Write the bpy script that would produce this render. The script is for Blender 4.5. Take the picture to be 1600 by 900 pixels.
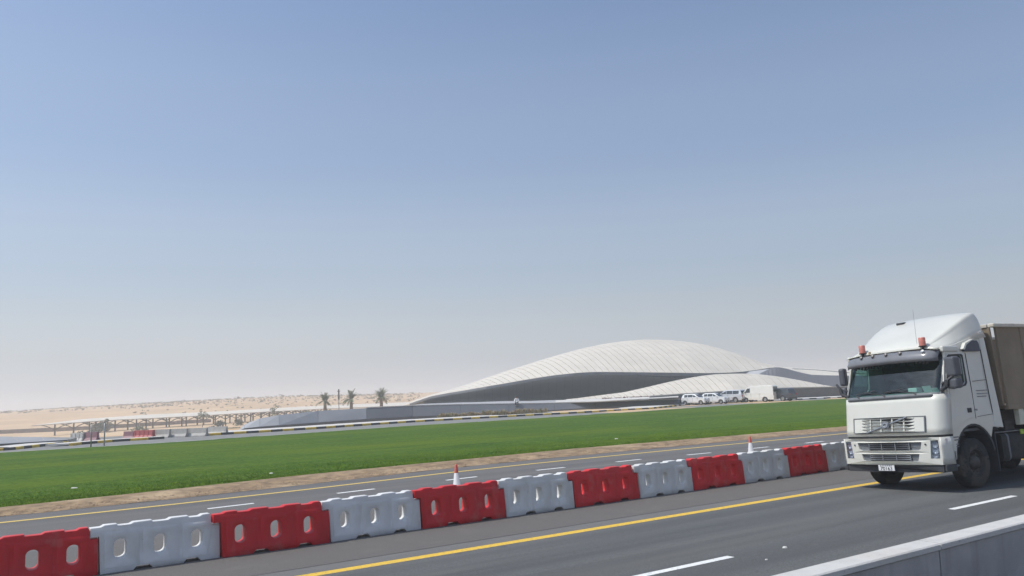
import bpy, bmesh, math, random
from math import sin, cos, pi, radians as R, sqrt, atan2, exp
from mathutils import Vector, Matrix, noise
from mathutils.geometry import tessellate_polygon
random.seed(7)
for o in list(bpy.data.objects): bpy.data.objects.remove(o)
SC = bpy.context.scene
COL = SC.collection

# ------------------------------------------------------------------ camera
FPX, CH, PITCH, ROLL = 1256.0, 2.5, math.atan((615-450)/1256.0), R(2.3)
fwd = Vector((0, cos(PITCH), sin(PITCH)))
_r0 = Vector((1, 0, 0)); _u0 = _r0.cross(fwd)
CR = _r0*cos(ROLL)-_u0*sin(ROLL); CU = _u0*cos(ROLL)+_r0*sin(ROLL)
CC = Vector((0, 0, CH))
cam = bpy.data.cameras.new('camera'); camo = bpy.data.objects.new('camera', cam); COL.objects.link(camo)
cam.sensor_width = 36; cam.lens = FPX/1600*36; cam.clip_start = .1; cam.clip_end = 9000
M = Matrix((CR, CU, -fwd)).transposed().to_4x4(); M.translation = CC
camo.matrix_world = M; SC.camera = camo

# ------------------------------------------------------------------ world, sun, exposure
SUN = Vector((-.544, -.077, .85)).normalized()
sun_el = math.asin(SUN.z); sun_az = atan2(SUN.x, SUN.y)
W = bpy.data.worlds.new('World'); SC.world = W; W.use_nodes = True
nt = W.node_tree; N = nt.nodes; LK = nt.links
bg = N['Background']; sky = N.new('ShaderNodeTexSky'); sky.sky_type = 'NISHITA'; sky.sun_disc = False
sky.sun_elevation = sun_el; sky.sun_rotation = sun_az % (2*pi)
sky.altitude = 50; sky.air_density = 1.0; sky.dust_density = 3.0; sky.ozone_density = 2.0
# dusty desert air: the lower sky fades evenly, all round, into pale beige dust
tc = N.new('ShaderNodeTexCoord'); sp = N.new('ShaderNodeSeparateXYZ'); LK.new(tc.outputs['Generated'], sp.inputs[0])
ramp = N.new('ShaderNodeValToRGB'); LK.new(sp.outputs['Z'], ramp.inputs[0])
cr = ramp.color_ramp; cr.interpolation = 'EASE'
SKY_RAMP = [(0.0, .93), (.06, .80), (.16, .50), (.30, .27), (.50, .12), (1.0, 0.08)]
cr.elements[0].position = 0; cr.elements[0].color = (SKY_RAMP[0][1],)*3+(1,)
cr.elements[1].position = 1; cr.elements[1].color = (SKY_RAMP[-1][1],)*3+(1,)
for p_, v_ in SKY_RAMP[1:-1]:
    e = cr.elements.new(p_); e.color = (v_, v_, v_, 1)
mx = N.new('ShaderNodeMix'); mx.data_type = 'RGBA'
LK.new(ramp.outputs[0], mx.inputs['Factor'])
tint = N.new('ShaderNodeMix'); tint.data_type = 'RGBA'; tint.blend_type = 'MULTIPLY'; tint.inputs['Factor'].default_value = 1
LK.new(sky.outputs[0], tint.inputs['A']); tint.inputs['B'].default_value = (.96, 1.17, 1.36, 1)
LK.new(tint.outputs['Result'], mx.inputs['A']); 
# dust is brighter towards the sun's side of the sky
dt = N.new('ShaderNodeVectorMath'); dt.operation = 'DOT_PRODUCT'; LK.new(tc.outputs['Generated'], dt.inputs[0]); dt.inputs[1].default_value = SUN
mr_ = N.new('ShaderNodeMapRange'); mr_.inputs[1].default_value = -.6; mr_.inputs[2].default_value = 1.0; mr_.inputs[3].default_value = .68; mr_.inputs[4].default_value = 1.35; LK.new(dt.outputs['Value'], mr_.inputs[0])
# very faint uneven dust bands
mpb = N.new('ShaderNodeMapping'); mpb.inputs['Scale'].default_value = (1.3, 1.3, 7); LK.new(tc.outputs['Generated'], mpb.inputs[0])
nb_ = N.new('ShaderNodeTexNoise'); nb_.inputs['Scale'].default_value = 1.6; nb_.inputs['Detail'].default_value = 3; LK.new(mpb.outputs[0], nb_.inputs['Vector'])
mb_ = N.new('ShaderNodeMapRange'); mb_.inputs[3].default_value = .95; mb_.inputs[4].default_value = 1.05; LK.new(nb_.outputs['Fac'], mb_.inputs[0])
ml_ = N.new('ShaderNodeMath'); ml_.operation = 'MULTIPLY'; LK.new(mr_.outputs[0], ml_.inputs[0]); LK.new(mb_.outputs[0], ml_.inputs[1])
hc = N.new('ShaderNodeVectorMath'); hc.operation = 'SCALE'; hc.inputs[0].default_value = (5.95, 6.2, 6.6); LK.new(ml_.outputs[0], hc.inputs['Scale']); LK.new(hc.outputs[0], mx.inputs['B'])
LK.new(mx.outputs['Result'], bg.inputs[0]); bg.inputs[1].default_value = .1
sl = bpy.data.lights.new('sun', 'SUN'); so = bpy.data.objects.new('sun', sl); COL.objects.link(so)
sl.energy = 3.3; sl.angle = R(.6); sl.color = (1, .95, .87)
so.rotation_euler = SUN.to_track_quat('Z', 'Y').to_euler(); so.location = SUN*60
SC.view_settings.view_transform = 'Standard'; SC.view_settings.look = 'None'
SC.view_settings.exposure = 0.08; SC.view_settings.gamma = 1

# ------------------------------------------------------------------ surveying helpers: photograph measurements -> metres
def ray(px, py): return CR*(px-800)/FPX + CU*(450-py)/FPX + fwd
def G(px, py, z=0.0):
    d = ray(px, py); t = (z-CH)/d.z; return CC+d*t
def D(px, py, dist):
    d = ray(px, py); return CC+d*(dist/d.y)
HD = R(56)
def S(s, d, z=0.0): return Vector((s*sin(HD)-d*cos(HD), s*cos(HD)+d*sin(HD), z))
def SD(p): return (p.x*sin(HD)+p.y*cos(HD), -p.x*cos(HD)+p.y*sin(HD))
def interp(t, pts):
    if t <= pts[0][0]: return pts[0][1]
    for (a, b), (c, d) in zip(pts, pts[1:]):
        if t <= c:
            k = (t-a)/(c-a); return b+(d-b)*k
    return pts[-1][1]
def smooth(t): t = max(0, min(1, t)); return t*t*(3-2*t)

# ------------------------------------------------------------------ materials
MATS = {}
def mat(name, col, rough=.7, amp=.12, scale=4.0, bump=0.0, metal=0.0, col2=None, spec=.5, detail=6, coord='Object', bscale=None, mix=(.35, .65), coat=0):
    if name in MATS: return MATS[name]
    m = bpy.data.materials.new(name); m.use_nodes = True; MATS[name] = m
    n = m.node_tree.nodes; l = m.node_tree.links; b = n['Principled BSDF']
    b.inputs['Roughness'].default_value = rough; b.inputs['Metallic'].default_value = metal
    b.inputs['Specular IOR Level'].default_value = spec; b.inputs['Coat Weight'].default_value = coat
    c = n.new('ShaderNodeTexCoord'); t = n.new('ShaderNodeTexNoise'); t.inputs['Scale'].default_value = scale; t.inputs['Detail'].default_value = detail
    l.new(c.outputs[coord], t.inputs['Vector'])
    r = n.new('ShaderNodeValToRGB'); l.new(t.outputs['Fac'], r.inputs[0])
    c2 = col2 or tuple(x*(1+amp) for x in col); c1 = col if col2 else tuple(x*(1-amp) for x in col)
    r.color_ramp.elements[0].position = mix[0]; r.color_ramp.elements[1].position = mix[1]
    r.color_ramp.elements[0].color = (*c1, 1); r.color_ramp.elements[1].color = (*c2, 1)
    l.new(r.outputs[0], b.inputs['Base Color'])
    if bump:
        t2 = n.new('ShaderNodeTexNoise'); t2.inputs['Scale'].default_value = bscale or scale*6; t2.inputs['Detail'].default_value = 8
        l.new(c.outputs[coord], t2.inputs['Vector'])
        bm = n.new('ShaderNodeBump'); bm.inputs['Strength'].default_value = bump; bm.inputs['Distance'].default_value = .02
        l.new(t2.outputs['Fac'], bm.inputs['Height']); l.new(bm.outputs[0], b.inputs['Normal'])
    m['ramp'] = 1
    return m
def layer(m, col, scale, lo, hi, fac=1.0, stretch=None, coord='Object', detail=6, rand=False):
    """mix one more noise-shaped colour over the base colour of m"""
    n = m.node_tree.nodes; l = m.node_tree.links; b = n['Principled BSDF']
    src = b.inputs['Base Color'].links[0].from_socket
    c = n.new('ShaderNodeTexCoord'); m0 = n.new('ShaderNodeMapping'); mp = n.new('ShaderNodeMapping'); l.new(c.outputs[coord], m0.inputs[0]); l.new(m0.outputs[0], mp.inputs[0])
    if stretch: m0.inputs['Rotation'].default_value = (0, 0, stretch[3]); mp.inputs['Scale'].default_value = stretch[:3]
    if rand:      # every copy carries its own marks
        oi = n.new('ShaderNodeObjectInfo'); ms = n.new('ShaderNodeMath'); ms.operation = 'MULTIPLY'; ms.inputs[1].default_value = 37; l.new(oi.outputs['Random'], ms.inputs[0])
        cb = n.new('ShaderNodeCombineXYZ'); l.new(ms.outputs[0], cb.inputs[0]); l.new(ms.outputs[0], cb.inputs[2]); l.new(cb.outputs[0], mp.inputs['Location'])
    t = n.new('ShaderNodeTexNoise'); t.inputs['Scale'].default_value = scale; t.inputs['Detail'].default_value = detail
    l.new(mp.outputs[0], t.inputs['Vector'])
    r = n.new('ShaderNodeMapRange'); r.inputs[1].default_value = lo; r.inputs[2].default_value = hi; r.inputs[4].default_value = fac
    l.new(t.outputs['Fac'], r.inputs[0])
    x = n.new('ShaderNodeMix'); x.data_type = 'RGBA'; l.new(r.outputs[0], x.inputs['Factor']); l.new(src, x.inputs['A'])
    x.inputs['B'].default_value = (*col, 1); l.new(x.outputs['Result'], b.inputs['Base Color'])
    return m
def glassmat(name, tint, transp=.7, rough=.02):
    if name in MATS: return MATS[name]
    m = bpy.data.materials.new(name); m.use_nodes = True; MATS[name] = m
    n = m.node_tree.nodes; l = m.node_tree.links; out = n['Material Output']; n.remove(n['Principled BSDF'])
    tr = n.new('ShaderNodeBsdfTransparent'); tr.inputs[0].default_value = (*tint, 1)
    gl = n.new('ShaderNodeBsdfGlossy'); gl.inputs['Roughness'].default_value = rough
    lw = n.new('ShaderNodeLayerWeight'); lw.inputs[0].default_value = .5; pw = n.new('ShaderNodeMath'); pw.operation = 'POWER'; l.new(lw.outputs['Facing'], pw.inputs[0]); pw.inputs[1].default_value = 4.0; fr = n.new('ShaderNodeMath'); fr.operation = 'MULTIPLY'; l.new(pw.outputs[0], fr.inputs[0]); fr.inputs[1].default_value = .85
    ns = n.new('ShaderNodeTexNoise'); ns.inputs['Scale'].default_value = 9
    mr = n.new('ShaderNodeMapRange'); mr.inputs[3].default_value = .04; mr.inputs[4].default_value = .12; l.new(ns.outputs['Fac'], mr.inputs[0])
    ad = n.new('ShaderNodeMath'); ad.operation = 'ADD'; l.new(fr.outputs[0], ad.inputs[0]); l.new(mr.outputs[0], ad.inputs[1])
    mx = n.new('ShaderNodeMixShader'); l.new(ad.outputs[0], mx.inputs[0]); l.new(tr.outputs[0], mx.inputs[1]); l.new(gl.outputs[0], mx.inputs[2])
    l.new(mx.outputs[0], out.inputs[0])
    return m
ASPH = layer(layer(mat('asphalt_near', (.102, .106, .105), .85, .3, 45, .5, bscale=220), (.14, .14, .135), .35, .5, .8, .6, (.25, 3.5, 1, -(pi/2-HD))), (.05, .05, .052), .7, .52, .72, .55, (.12, 2.2, 1, -(pi/2-HD)))
ASPH2 = layer(mat('asphalt_median', (.125, .117, .110), .9, .16, 50, .5, bscale=200), (.18, .165, .145), 1.2, .58, .85, .6)
ASPH3 = layer(layer(mat('asphalt_far', (.125, .120, .117), .85, .12, 40, .4, bscale=150), (.19, .18, .165), .5, .5, .8, .6, (.3, 3, 1, -(pi/2-HD))), (.085, .083, .083), .8, .52, .7, .5, (.12, 2.5, 1, -(pi/2-HD)))
ASPH4 = mat('asphalt_light', (.20, .195, .19), .9, .12, 1.5, .3)
ASPHJ = layer(mat('asphalt_edge_strip', (.14, .139, .136), .9, .14, 50, .4, bscale=200), (.20, .19, .17), 1.5, .5, .8, .6)
ASPH = layer(layer(ASPH, (.066, .067, .068), 1, .46, .6, .55, (.015, 1.25, 1, -(pi/2-HD))), (.165, .155, .135), 1, .55, .7, .3, (.05, .9, 1, -(pi/2-HD)))
ASPH3 = layer(ASPH3, (.088, .086, .085), 1, .46, .6, .5, (.015, 1.1, 1, -(pi/2-HD)))
ASPH = layer(layer(ASPH, (.045, .045, .047), 2.3, .70, .78, .6), (.20, .19, .17), 1.1, .66, .9, .4)
YEL = layer(mat('yellow_road_paint', (.72, .46, .045), .6, .1, 20, .2), (.30, .23, .10), 16, .54, .72, .75)
YELF = layer(mat('yellow_road_paint_faded', (.68, .48, .11), .6, .1, 20, .2), (.32, .27, .17), 10, .55, .75, .7)
WHT = layer(mat('white_road_paint', (.72, .72, .70), .6, .08, 20, .2), (.3, .3, .3), 18, .56, .74, .75)
SAND = layer(layer(mat('sand', (.51, .345, .195), .95, .14, .05, .4, bscale=.6), (.59, .425, .26), .012, .45, .65, .8), (.36, .28, .20), .15, .6, .8, .5)
VERGE = layer(layer(mat('dry_verge_soil', (.25, .172, .098), .95, .35, 3, .8, bscale=14), (.46, .34, .21), .55, .52, .68, .75), (.17, .11, .06), 5, .55, .75, .6)
GRASS = layer(layer(mat('lawn', (.036, .082, .009), .95, .35, 5.5, .8, col2=(.090, .160, .020), bscale=14, spec=.04), (.120, .165, .012), .09, .45, .7, .7, (.4, 1.6, 1, -(pi/2-HD))), (.024, .062, .009), .35, .5, .7, .6, (.35, 2.6, 1, -(pi/2-HD)))
GRASS = layer(layer(GRASS, (.15, .19, .035), 1.6, .56, .72, .5, (.12, 1.4, 1, -(pi/2-HD))), (.02, .05, .008), 26, .5, .66, .5)
CONC = layer(mat('concrete', (.40, .385, .36), .85, .1, 2, .25), (.28, .27, .26), .8, .55, .8, .5)
CONCW = layer(layer(mat('white_concrete', (.66, .64, .60), .8, .1, 3, .35, bscale=70), (.42, .40, .37), 5, .55, .8, .5), (.25, .24, .22), 22, .66, .76, .6)
PAVE = mat('pale_paving', (.56, .54, .51), .85, .08, 1, .1)

HAZE_D = .0013
# ------------------------------------------------------------------ mesh helpers
def tag(o, label=None, cat=None, group=None, kind=None):
    if label: o['label'] = label
    if cat: o['category'] = cat
    if group: o['group'] = group
    if kind: o['kind'] = kind
    return o
def empty(name, loc=(0, 0, 0), rz=0, label=None, cat=None, group=None):
    o = bpy.data.objects.new(name, None); COL.objects.link(o); o.location = loc; o.rotation_euler = (0, 0, rz); o.empty_display_size = .2
    return tag(o, label, cat, group)
def mesh(name, vs, fs, m, parent=None, smooth_=False, loc=None, bevel=0, autos=None):
    me = bpy.data.meshes.new(name); me.from_pydata([tuple(v) for v in vs], [], fs); me.update()
    if m: me.materials.append(m)
    o = bpy.data.objects.new(name, me); COL.objects.link(o)
    if smooth_: me.polygons.foreach_set('use_smooth', [True]*len(me.polygons))
    if autos:
        me.polygons.foreach_set('use_smooth', [True]*len(me.polygons)); me.set_sharp_from_angle(angle=R(autos))
    if parent: o.parent = parent
    if loc: o.location = loc
    if bevel:
        b = o.modifiers.new('bevel', 'BEVEL'); b.width = bevel; b.segments = 2; b.limit_method = 'ANGLE'; b.angle_limit = R(35)
        b.harden_normals = False
    return o
class MB:
    def __init__(s): s.v = []; s.f = []
    def add(s, vs, fs):
        k = len(s.v); s.v += [Vector(v) for v in vs]; s.f += [tuple(i+k for i in f) for f in fs]; return s
    def box(s, a, b, T=None):
        (x0, y0, z0), (x1, y1, z1) = a, b
        vs = [Vector(p) for p in ((x0, y0, z0), (x1, y0, z0), (x1, y1, z0), (x0, y1, z0), (x0, y0, z1), (x1, y0, z1), (x1, y1, z1), (x0, y1, z1))]
        if T: vs = [T @ v for v in vs]
        return s.add(vs, [(0, 3, 2, 1), (4, 5, 6, 7), (0, 1, 5, 4), (1, 2, 6, 5), (2, 3, 7, 6), (3, 0, 4, 7)])
    def tube(s, p, q, r0, r1=None, n=8, cap=True):
        p = Vector(p); q = Vector(q); r1 = r0 if r1 is None else r1
        a = (q-p).normalized(); u = a.orthogonal().normalized(); w = a.cross(u)
        vs = [p+(u*cos(2*pi*i/n)+w*sin(2*pi*i/n))*r0 for i in range(n)]+[q+(u*cos(2*pi*i/n)+w*sin(2*pi*i/n))*r1 for i in range(n)]
        fs = [(i, (i+1) % n, n+(i+1) % n, n+i) for i in range(n)]
        if cap: fs += [tuple(range(n))[::-1], tuple(range(n, 2*n))]
        return s.add(vs, fs)
    def path(s, pts, r, n=6):
        for a, b in zip(pts, pts[1:]): s.tube(a, b, r, r, n)
        return s
    def lathe(s, prof, n=16, axis='Z', c=(0, 0, 0), T=None):
        c = Vector(c); vs = []
        for r, h in prof:
            for i in range(n):
                t = 2*pi*i/n
                vs.append(c+(Vector((r*cos(t), r*sin(t), h)) if axis == 'Z' else Vector((r*cos(t), h, r*sin(t)))))
        if T: vs = [T @ v for v in vs]
        fs = []
        for k in range(len(prof)-1):
            for i in range(n):
                a = k*n+i; b = k*n+(i+1) % n
                fs.append((a, b, b+n, a+n) if axis == 'Z' else (a, a+n, b+n, b))
        return s.add(vs, fs)
    def poly(s, outline, holes, y0, y1, axis='Y'):
        """extrude a polygon with holes; outline in (x,z) [axis Y] or (y,z) [axis X] ; y0,y1 numbers or functions of the two"""
        loops = [outline]+list(holes); flat = [p for l in loops for p in l]
        tri = tessellate_polygon([[Vector((p[0], p[1], 0)) for p in l] for l in loops])
        f0 = y0 if callable(y0) else (lambda a, b: y0); f1 = y1 if callable(y1) else (lambda a, b: y1)
        mk = (lambda p, t: Vector((p[0], t, p[1]))) if axis == 'Y' else (lambda p, t: Vector((t, p[0], p[1])))
        n = len(flat); vs = [mk(p, f0(*p)) for p in flat]+[mk(p, f1(*p)) for p in flat]
        def area(l): return sum(l[i][0]*l[(i+1) % len(l)][1]-l[(i+1) % len(l)][0]*l[i][1] for i in range(len(l)))
        fs = []
        for t in tri:
            a, b, c = t
            cz = (flat[b][0]-flat[a][0])*(flat[c][1]-flat[a][1])-(flat[c][0]-flat[a][0])*(flat[b][1]-flat[a][1])
            if abs(cz) < 1e-12: continue
            if cz < 0: a, c = c, a
            fs.append((a, b, c)); fs.append((c+n, b+n, a+n))
        k = 0
        for j, l in enumerate(loops):
            ccw = (area(l) > 0) == (j == 0)
            for i in range(len(l)):
                a = k+i; b = k+(i+1) % len(l)
                fs.append((b, a, a+n, b+n) if ccw else (a, b, b+n, a+n))
            k += len(l)
        return s.add(vs, fs)
    def build(s, name, m, parent=None, **kw):
        o = mesh(name, s.v, s.f, m, parent, **kw)
        bm = bmesh.new(); bm.from_mesh(o.data); bmesh.ops.recalc_face_normals(bm, faces=bm.faces); bm.to_mesh(o.data); bm.free()
        if kw.get('autos'): o.data.set_sharp_from_angle(angle=R(kw['autos']))
        return o
def rrect(cx, cz, w, h, r, n=4):
    out = []
    for sx, sz, a0 in ((1, -1, -pi/2), (1, 1, 0), (-1, 1, pi/2), (-1, -1, pi)):
        for i in range(n+1):
            t = a0+pi/2*i/n; out.append((cx+sx*(w/2-r)+r*cos(t), cz+sz*(h/2-r)+r*sin(t)))
    return out
def grid(fn, nu, nv):
    vs = [fn(i/nu, j/nv) for j in range(nv+1) for i in range(nu+1)]
    fs = [(j*(nu+1)+i, j*(nu+1)+i+1, (j+1)*(nu+1)+i+1, (j+1)*(nu+1)+i) for j in range(nv) for i in range(nu)]
    return vs, fs
def sheet(name, fn, nu, nv, m, parent=None, thick=0, kind=None, smooth_=False):
    vs, fs = grid(fn, nu, nv)
    o = mesh(name, vs, fs, m, parent, smooth_=smooth_)
    if thick:
        k = o.modifiers.new('solid', 'SOLIDIFY'); k.thickness = thick; k.offset = -1
    if kind: o['kind'] = kind
    return o
def copy_tree(o, parent=None):
    c = o.copy(); COL.objects.link(c)
    if parent: c.parent = parent
    for ch in list(o.children): copy_tree(ch, c)
    return c

# ------------------------------------------------------------------ ground
def road_z(d): return .03*(11.75-d) if d < 11.75 else 0.0      # the near carriageway is banked
ridge = [(-48, 2.6), (-33, 3.2), (-24, 5.2), (-19, 6.2), (-13, 5.4), (-7, 5.4), (0, 6), (12, 4), (20, 1.5), (60, 1)]
def tz(x, y):
    r = sqrt(x*x+y*y); a = math.degrees(atan2(x, y)); s, d = SD(Vector((x, y, 0)))
    if y <= 0 or abs(a) > 75: return -.35 if r < 60 else -.35+min(4, (r-60)*.01)
    z = -.35 + .32*smooth((d-40)/30)
    low = interp(a, [(-60, -3.9), (-30, -3.8), (-20, -3.0), (-10, -2.5), (-6, -1.4), (-1, 0)])
    z += low*smooth((d-80)/100)*(1-smooth((r-285)/120))
    H = interp(a, ridge)
    if r > 285:
        k = smooth((r-285)/300); z += (H+.4)*k
        n = noise.fractal(Vector((x*.011, y*.011, 3)), 1.0, 2.0, 4)
        z += n*1.0*k*(1-smooth((r-560)/60)*.6)
        if r > 620: z -= (r-620)*.012*smooth((r-620)/200)
        z = max(z, -6)
    elif r > 90: z += .12*noise.fractal(Vector((x*.05, y*.05, 0)), 1, 2, 3)
    return z
angs = [-180+6*i for i in range(21)]+[-60+.6*i for i in range(201)]+[60+6*i for i in range(1, 21)]
rads = [0.5]+[4*1.05**i for i in range(148)]
vs = []
for r in rads:
    for a in angs[:-1]:
        x = r*sin(R(a)); y = r*cos(R(a)); vs.append((x, y, tz(x, y)))
na = len(angs)-1; fs = [(j*na+i, j*na+(i+1) % na, (j+1)*na+(i+1) % na, (j+1)*na+i) for j in range(len(rads)-1) for i in range(na)]
fs.append(tuple(range(na))[::-1])
g = mesh('desert_ground', vs, fs, SAND, smooth_=True); g['kind'] = 'structure'

def strip(name, d0, d1, s0, s1, z, m, parent=None, n=60, kind='structure', thick=0):
    f0 = d0 if callable(d0) else (lambda s: d0); f1 = d1 if callable(d1) else (lambda s: d1)
    def fn(u, v):
        s = s0+(s1-s0)*u; a = f0(s); b = f1(s); d = a+(b-a)*v
        return S(s, d, (z(d) if callable(z) else z))
    o = sheet(name, fn, n, 1, m, parent, thick)
    if kind: o['kind'] = kind
    return o
wob_y = [(0, 22.62), (4, 22.72), (8.2, 23.05), (13.2, 23.72), (17.5, 23.95), (25.3, 23.76), (34.5, 23.45), (60, 22.6), (110, 21.5)]
def yline(s): return interp(s, wob_y)
wob_g = [(-10, 26.0), (.8, 26.24), (4.7, 26.8), (9.4, 27.7), (15.5, 27.95), (21, 28.4), (29.4, 27.7), (39.5, 26.8), (60, 25.8), (110, 24.5)]
def gline(s): return interp(s, wob_g)-.85
def eline(s): return yline(s)+1.35
near = strip('near_road', -6, 11.93, -40, 160, road_z, ASPH, n=50)
strip('road_edge_strip', 11.90, 12.50, -40, 160, lambda d: -.001, ASPHJ, n=50)
med = sheet('median', lambda u, v: S(-40+200*u, 12.36 if v == 0 else 17.2, .004), 50, 1, ASPH2, kind='structure')
far = strip('far_road', 17.2, eline, -60, 220, .0, ASPH3, n=140)
strip('yellow_line', 11.64, 11.87, -30, 160, lambda d: road_z(d)+.006, YEL, near, n=60, kind=None)
strip('yellow_line', lambda s: yline(s)-.10, lambda s: yline(s)+.10, -40, 200, .006, YELF, far, n=140, kind=None)
def dash_at(parent, s0, s1, d0, d1, w, z, m, name='lane_dash'):
    vs, fs = grid(lambda u, v: S(s0+(s1-s0)*u, d0+(d1-d0)*u+w*(v-.5), z), 1, 1)
    return mesh(name, vs, fs, m, parent)
# near lane dashes (measured: 7.65-8.93 and 14.9-17.2)
for k in range(-3, 12):
    s1 = 8.95+8.2*k; dash_at(near, s1-2.35, s1, 8.05, 8.05, .14, road_z(8.05)+.006, WHT)
def dfar(s): return interp(s, [(-20, 20.2), (5, 21.02), (9, 21.38), (13, 21.77), (20, 21.76), (23, 21.5), (30, 21.3), (60, 20.6)])
for s1 in [6.08, 9.53, 13.1, 16.5, 19.9, 23.2, 26.4, 29.8, 33.4, 37.2, 41.3, 45.8, 50.8]:
    dash_at(far, s1-1.15, s1, dfar(s1-1.15), dfar(s1), .17, .006, WHT)
# crack repair strips on the near lane
for (a, b) in (((1085, 823), (1195, 806)),):
    p = G(*a, .06); q = G(*b, .06); (s0, d0), (s1, d1) = SD(p), SD(q)
    dash_at(near, s0, s1, d0, d1, .05, road_z(d0)+.006, mat('sealed_crack', (.06, .06, .062), .6), 'crack_sealant')
# verge of dry soil between far road and lawn, uneven
def verge(u, v):
    s = -60+280*u; a = eline(s)+.16*noise.noise(Vector((s*.9, 0, 0))); b = gline(s)+.42
    d = a+(b-a)*v; h = .02+.07*smooth(v*1.6)*(1-smooth((v-.8)/.2))
    h += .05*noise.fractal(Vector((s*1.1, d*1.6, 0)), 1, 2, 4)*sin(pi*min(1, v*1.2+.05))
    return S(s, d, max(.004, h) if v > 0 else .004)
sheet('sand_verge', verge, 1100, 12, VERGE, kind='structure')
far_g = [(-60, 62), (1.7, 62.7), (13.4, 62), (30, 65.3), (39, 64.6), (61, 66), (69, 67.5), (82, 68.6), (93, 68.2), (101, 67), (200, 62)]
def lawn_z(s, d): return .07+.04*noise.noise(Vector((s*.15, d*.15, 0)))+.02*noise.noise(Vector((s*.8, d*.8, 1)))
def jag(s): return .34*noise.fractal(Vector((s*.7, 5, 0)), 1, 2, 4)
def lawn(u, v):
    s = -70+300*u; a = gline(s)+jag(s); b = interp(s, far_g)
    v2 = v**1.5; d = a+(b-a)*v2
    z = lawn_z(s, d)
    if v == 0: z = .03
    if v == 1: z = .02
    return S(s, d, z)
sheet('lawn', lawn, 900, 60, GRASS, kind='structure', smooth_=True)
# blades of grass: dense where the lawn is nearest
gv = []; gf = []
rg = random.Random(3)
BL = mat('grass_blade', (.10, .19, .014), .9, .4, .5, col2=(.17, .26, .022), spec=.05)
def blade(s, d, h, w, lean):
    p = S(s, d, (lawn_z(s, d) if d > gline(s)+jag(s)+.12 else .035)-.004); k = len(gv); t = rg.uniform(0, 2*pi); e = Vector((cos(t), sin(t), 0))*w
    gv.extend([p-e, p+e, p+Vector((rg.uniform(-lean, lean), rg.uniform(-lean, lean), h))]); gf.append((k, k+1, k+2))
for _ in range(130000):
    s = rg.uniform(-6, 46); q = rg.random()**1.8; a = gline(s)+jag(s)
    blade(s, a-.10+q*6.5, rg.uniform(.018, .042)*(1.3-q*.9), .012, .03)
for _ in range(2600):    # tufts in the verge close to the edge
    s = rg.uniform(-6, 46); blade(s, gline(s)+jag(s)-rg.random()**3*.8, rg.uniform(.02, .06), .012, .04)
o = mesh('grass', gv, gf, BL); tag(o, 'short green mown grass covering the wide lawn beyond the far road', 'grass', kind='stuff')
# pebbles and clods on the verge
vb = MB(); CLOD = mat('soil_clod', (.33, .235, .15), .95, .4, 3)
for _ in range(6500):
    s = rg.uniform(-5, 60); d = rg.uniform(eline(s)-.1*rg.random(), gline(s)+.1); h = rg.uniform(.008, .022); p = S(s, d, .05)
    a = rg.uniform(.012, .045); vb.add([p+Vector((a*rg.uniform(.6, 1), 0, 0)), p+Vector((0, a, 0)), p-Vector((a, 0, 0)), p-Vector((0, a*.8, 0)), p+Vector((a*rg.uniform(-.4, .4), 0, h))], [(0, 1, 4), (1, 2, 4), (2, 3, 4), (3, 0, 4)])
o = mesh('soil_clods', vb.v, vb.f, CLOD); tag(o, 'brown clods and pebbles lying along the dry verge by the lawn', 'soil', kind='stuff')
# bits of litter
LIT = mat('litter_white', (.75, .73, .68), .8)
for (px, py, w, lab) in ((116, 763, .12, 'small pale paper scrap on the lawn at the far left, nearest the verge'), (424, 740, .10, 'small pale scrap on the lawn left of the first cone'), (963, 686, .10, 'small white scrap on the lawn below the roof of the curved building'),
                    (1227, 857, .045, 'white chip of litter on the near lane left of the parapet'), (1198, 877, .03, 'tiny white chip on the near lane beside the lower lane dash')):
    z = road_z(8) if py > 800 else .13
    p = G(px, py, z); b = MB(); pts = [(w*rg.uniform(.5, 1)*cos(t), w*rg.uniform(.3, .6)*sin(t)) for t in (0, 1, 2.1, 3, 4, 5.2)]
    vs = [p+Vector((x, y, .006)) for x, y in pts]+[p+Vector((x*.7, y*.7, .03)) for x, y in pts]
    n = 6; b.add(vs, [tuple(range(6))[::-1], tuple(range(6, 12))]+[(i, (i+1) % 6, 6+(i+1) % 6, 6+i) for i in range(6)])
    tag(b.build('litter', LIT), lab, 'litter')

# ------------------------------------------------------------------ concrete parapet, bottom right
T_ = Matrix.Translation(S(0, 0, 0)) @ Matrix.Rotation(-(HD-pi/2), 4, 'Z')      # local x along road, y away from camera
par = empty('concrete_parapet', (0, 0, 0), 0, 'pale topped concrete road parapet with a dark shaded face in the bottom right corner', 'parapet')
joints = [-4.2, 1.85, 8.05, 14.2, 20.4, 26.6]
DP = 4.76
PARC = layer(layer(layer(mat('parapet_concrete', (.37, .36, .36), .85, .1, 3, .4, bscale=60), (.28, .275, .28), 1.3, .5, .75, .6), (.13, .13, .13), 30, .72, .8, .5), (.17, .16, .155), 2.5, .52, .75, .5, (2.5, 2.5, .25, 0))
PCOP = layer(layer(layer(mat('coping_concrete', (.53, .52, .50), .85, .1, 3, .4, bscale=70), (.36, .35, .33), 3, .5, .78, .6), (.22, .21, .20), 24, .64, .76, .6), (.44, .38, .30), 1.2, .55, .8, .4)
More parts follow.
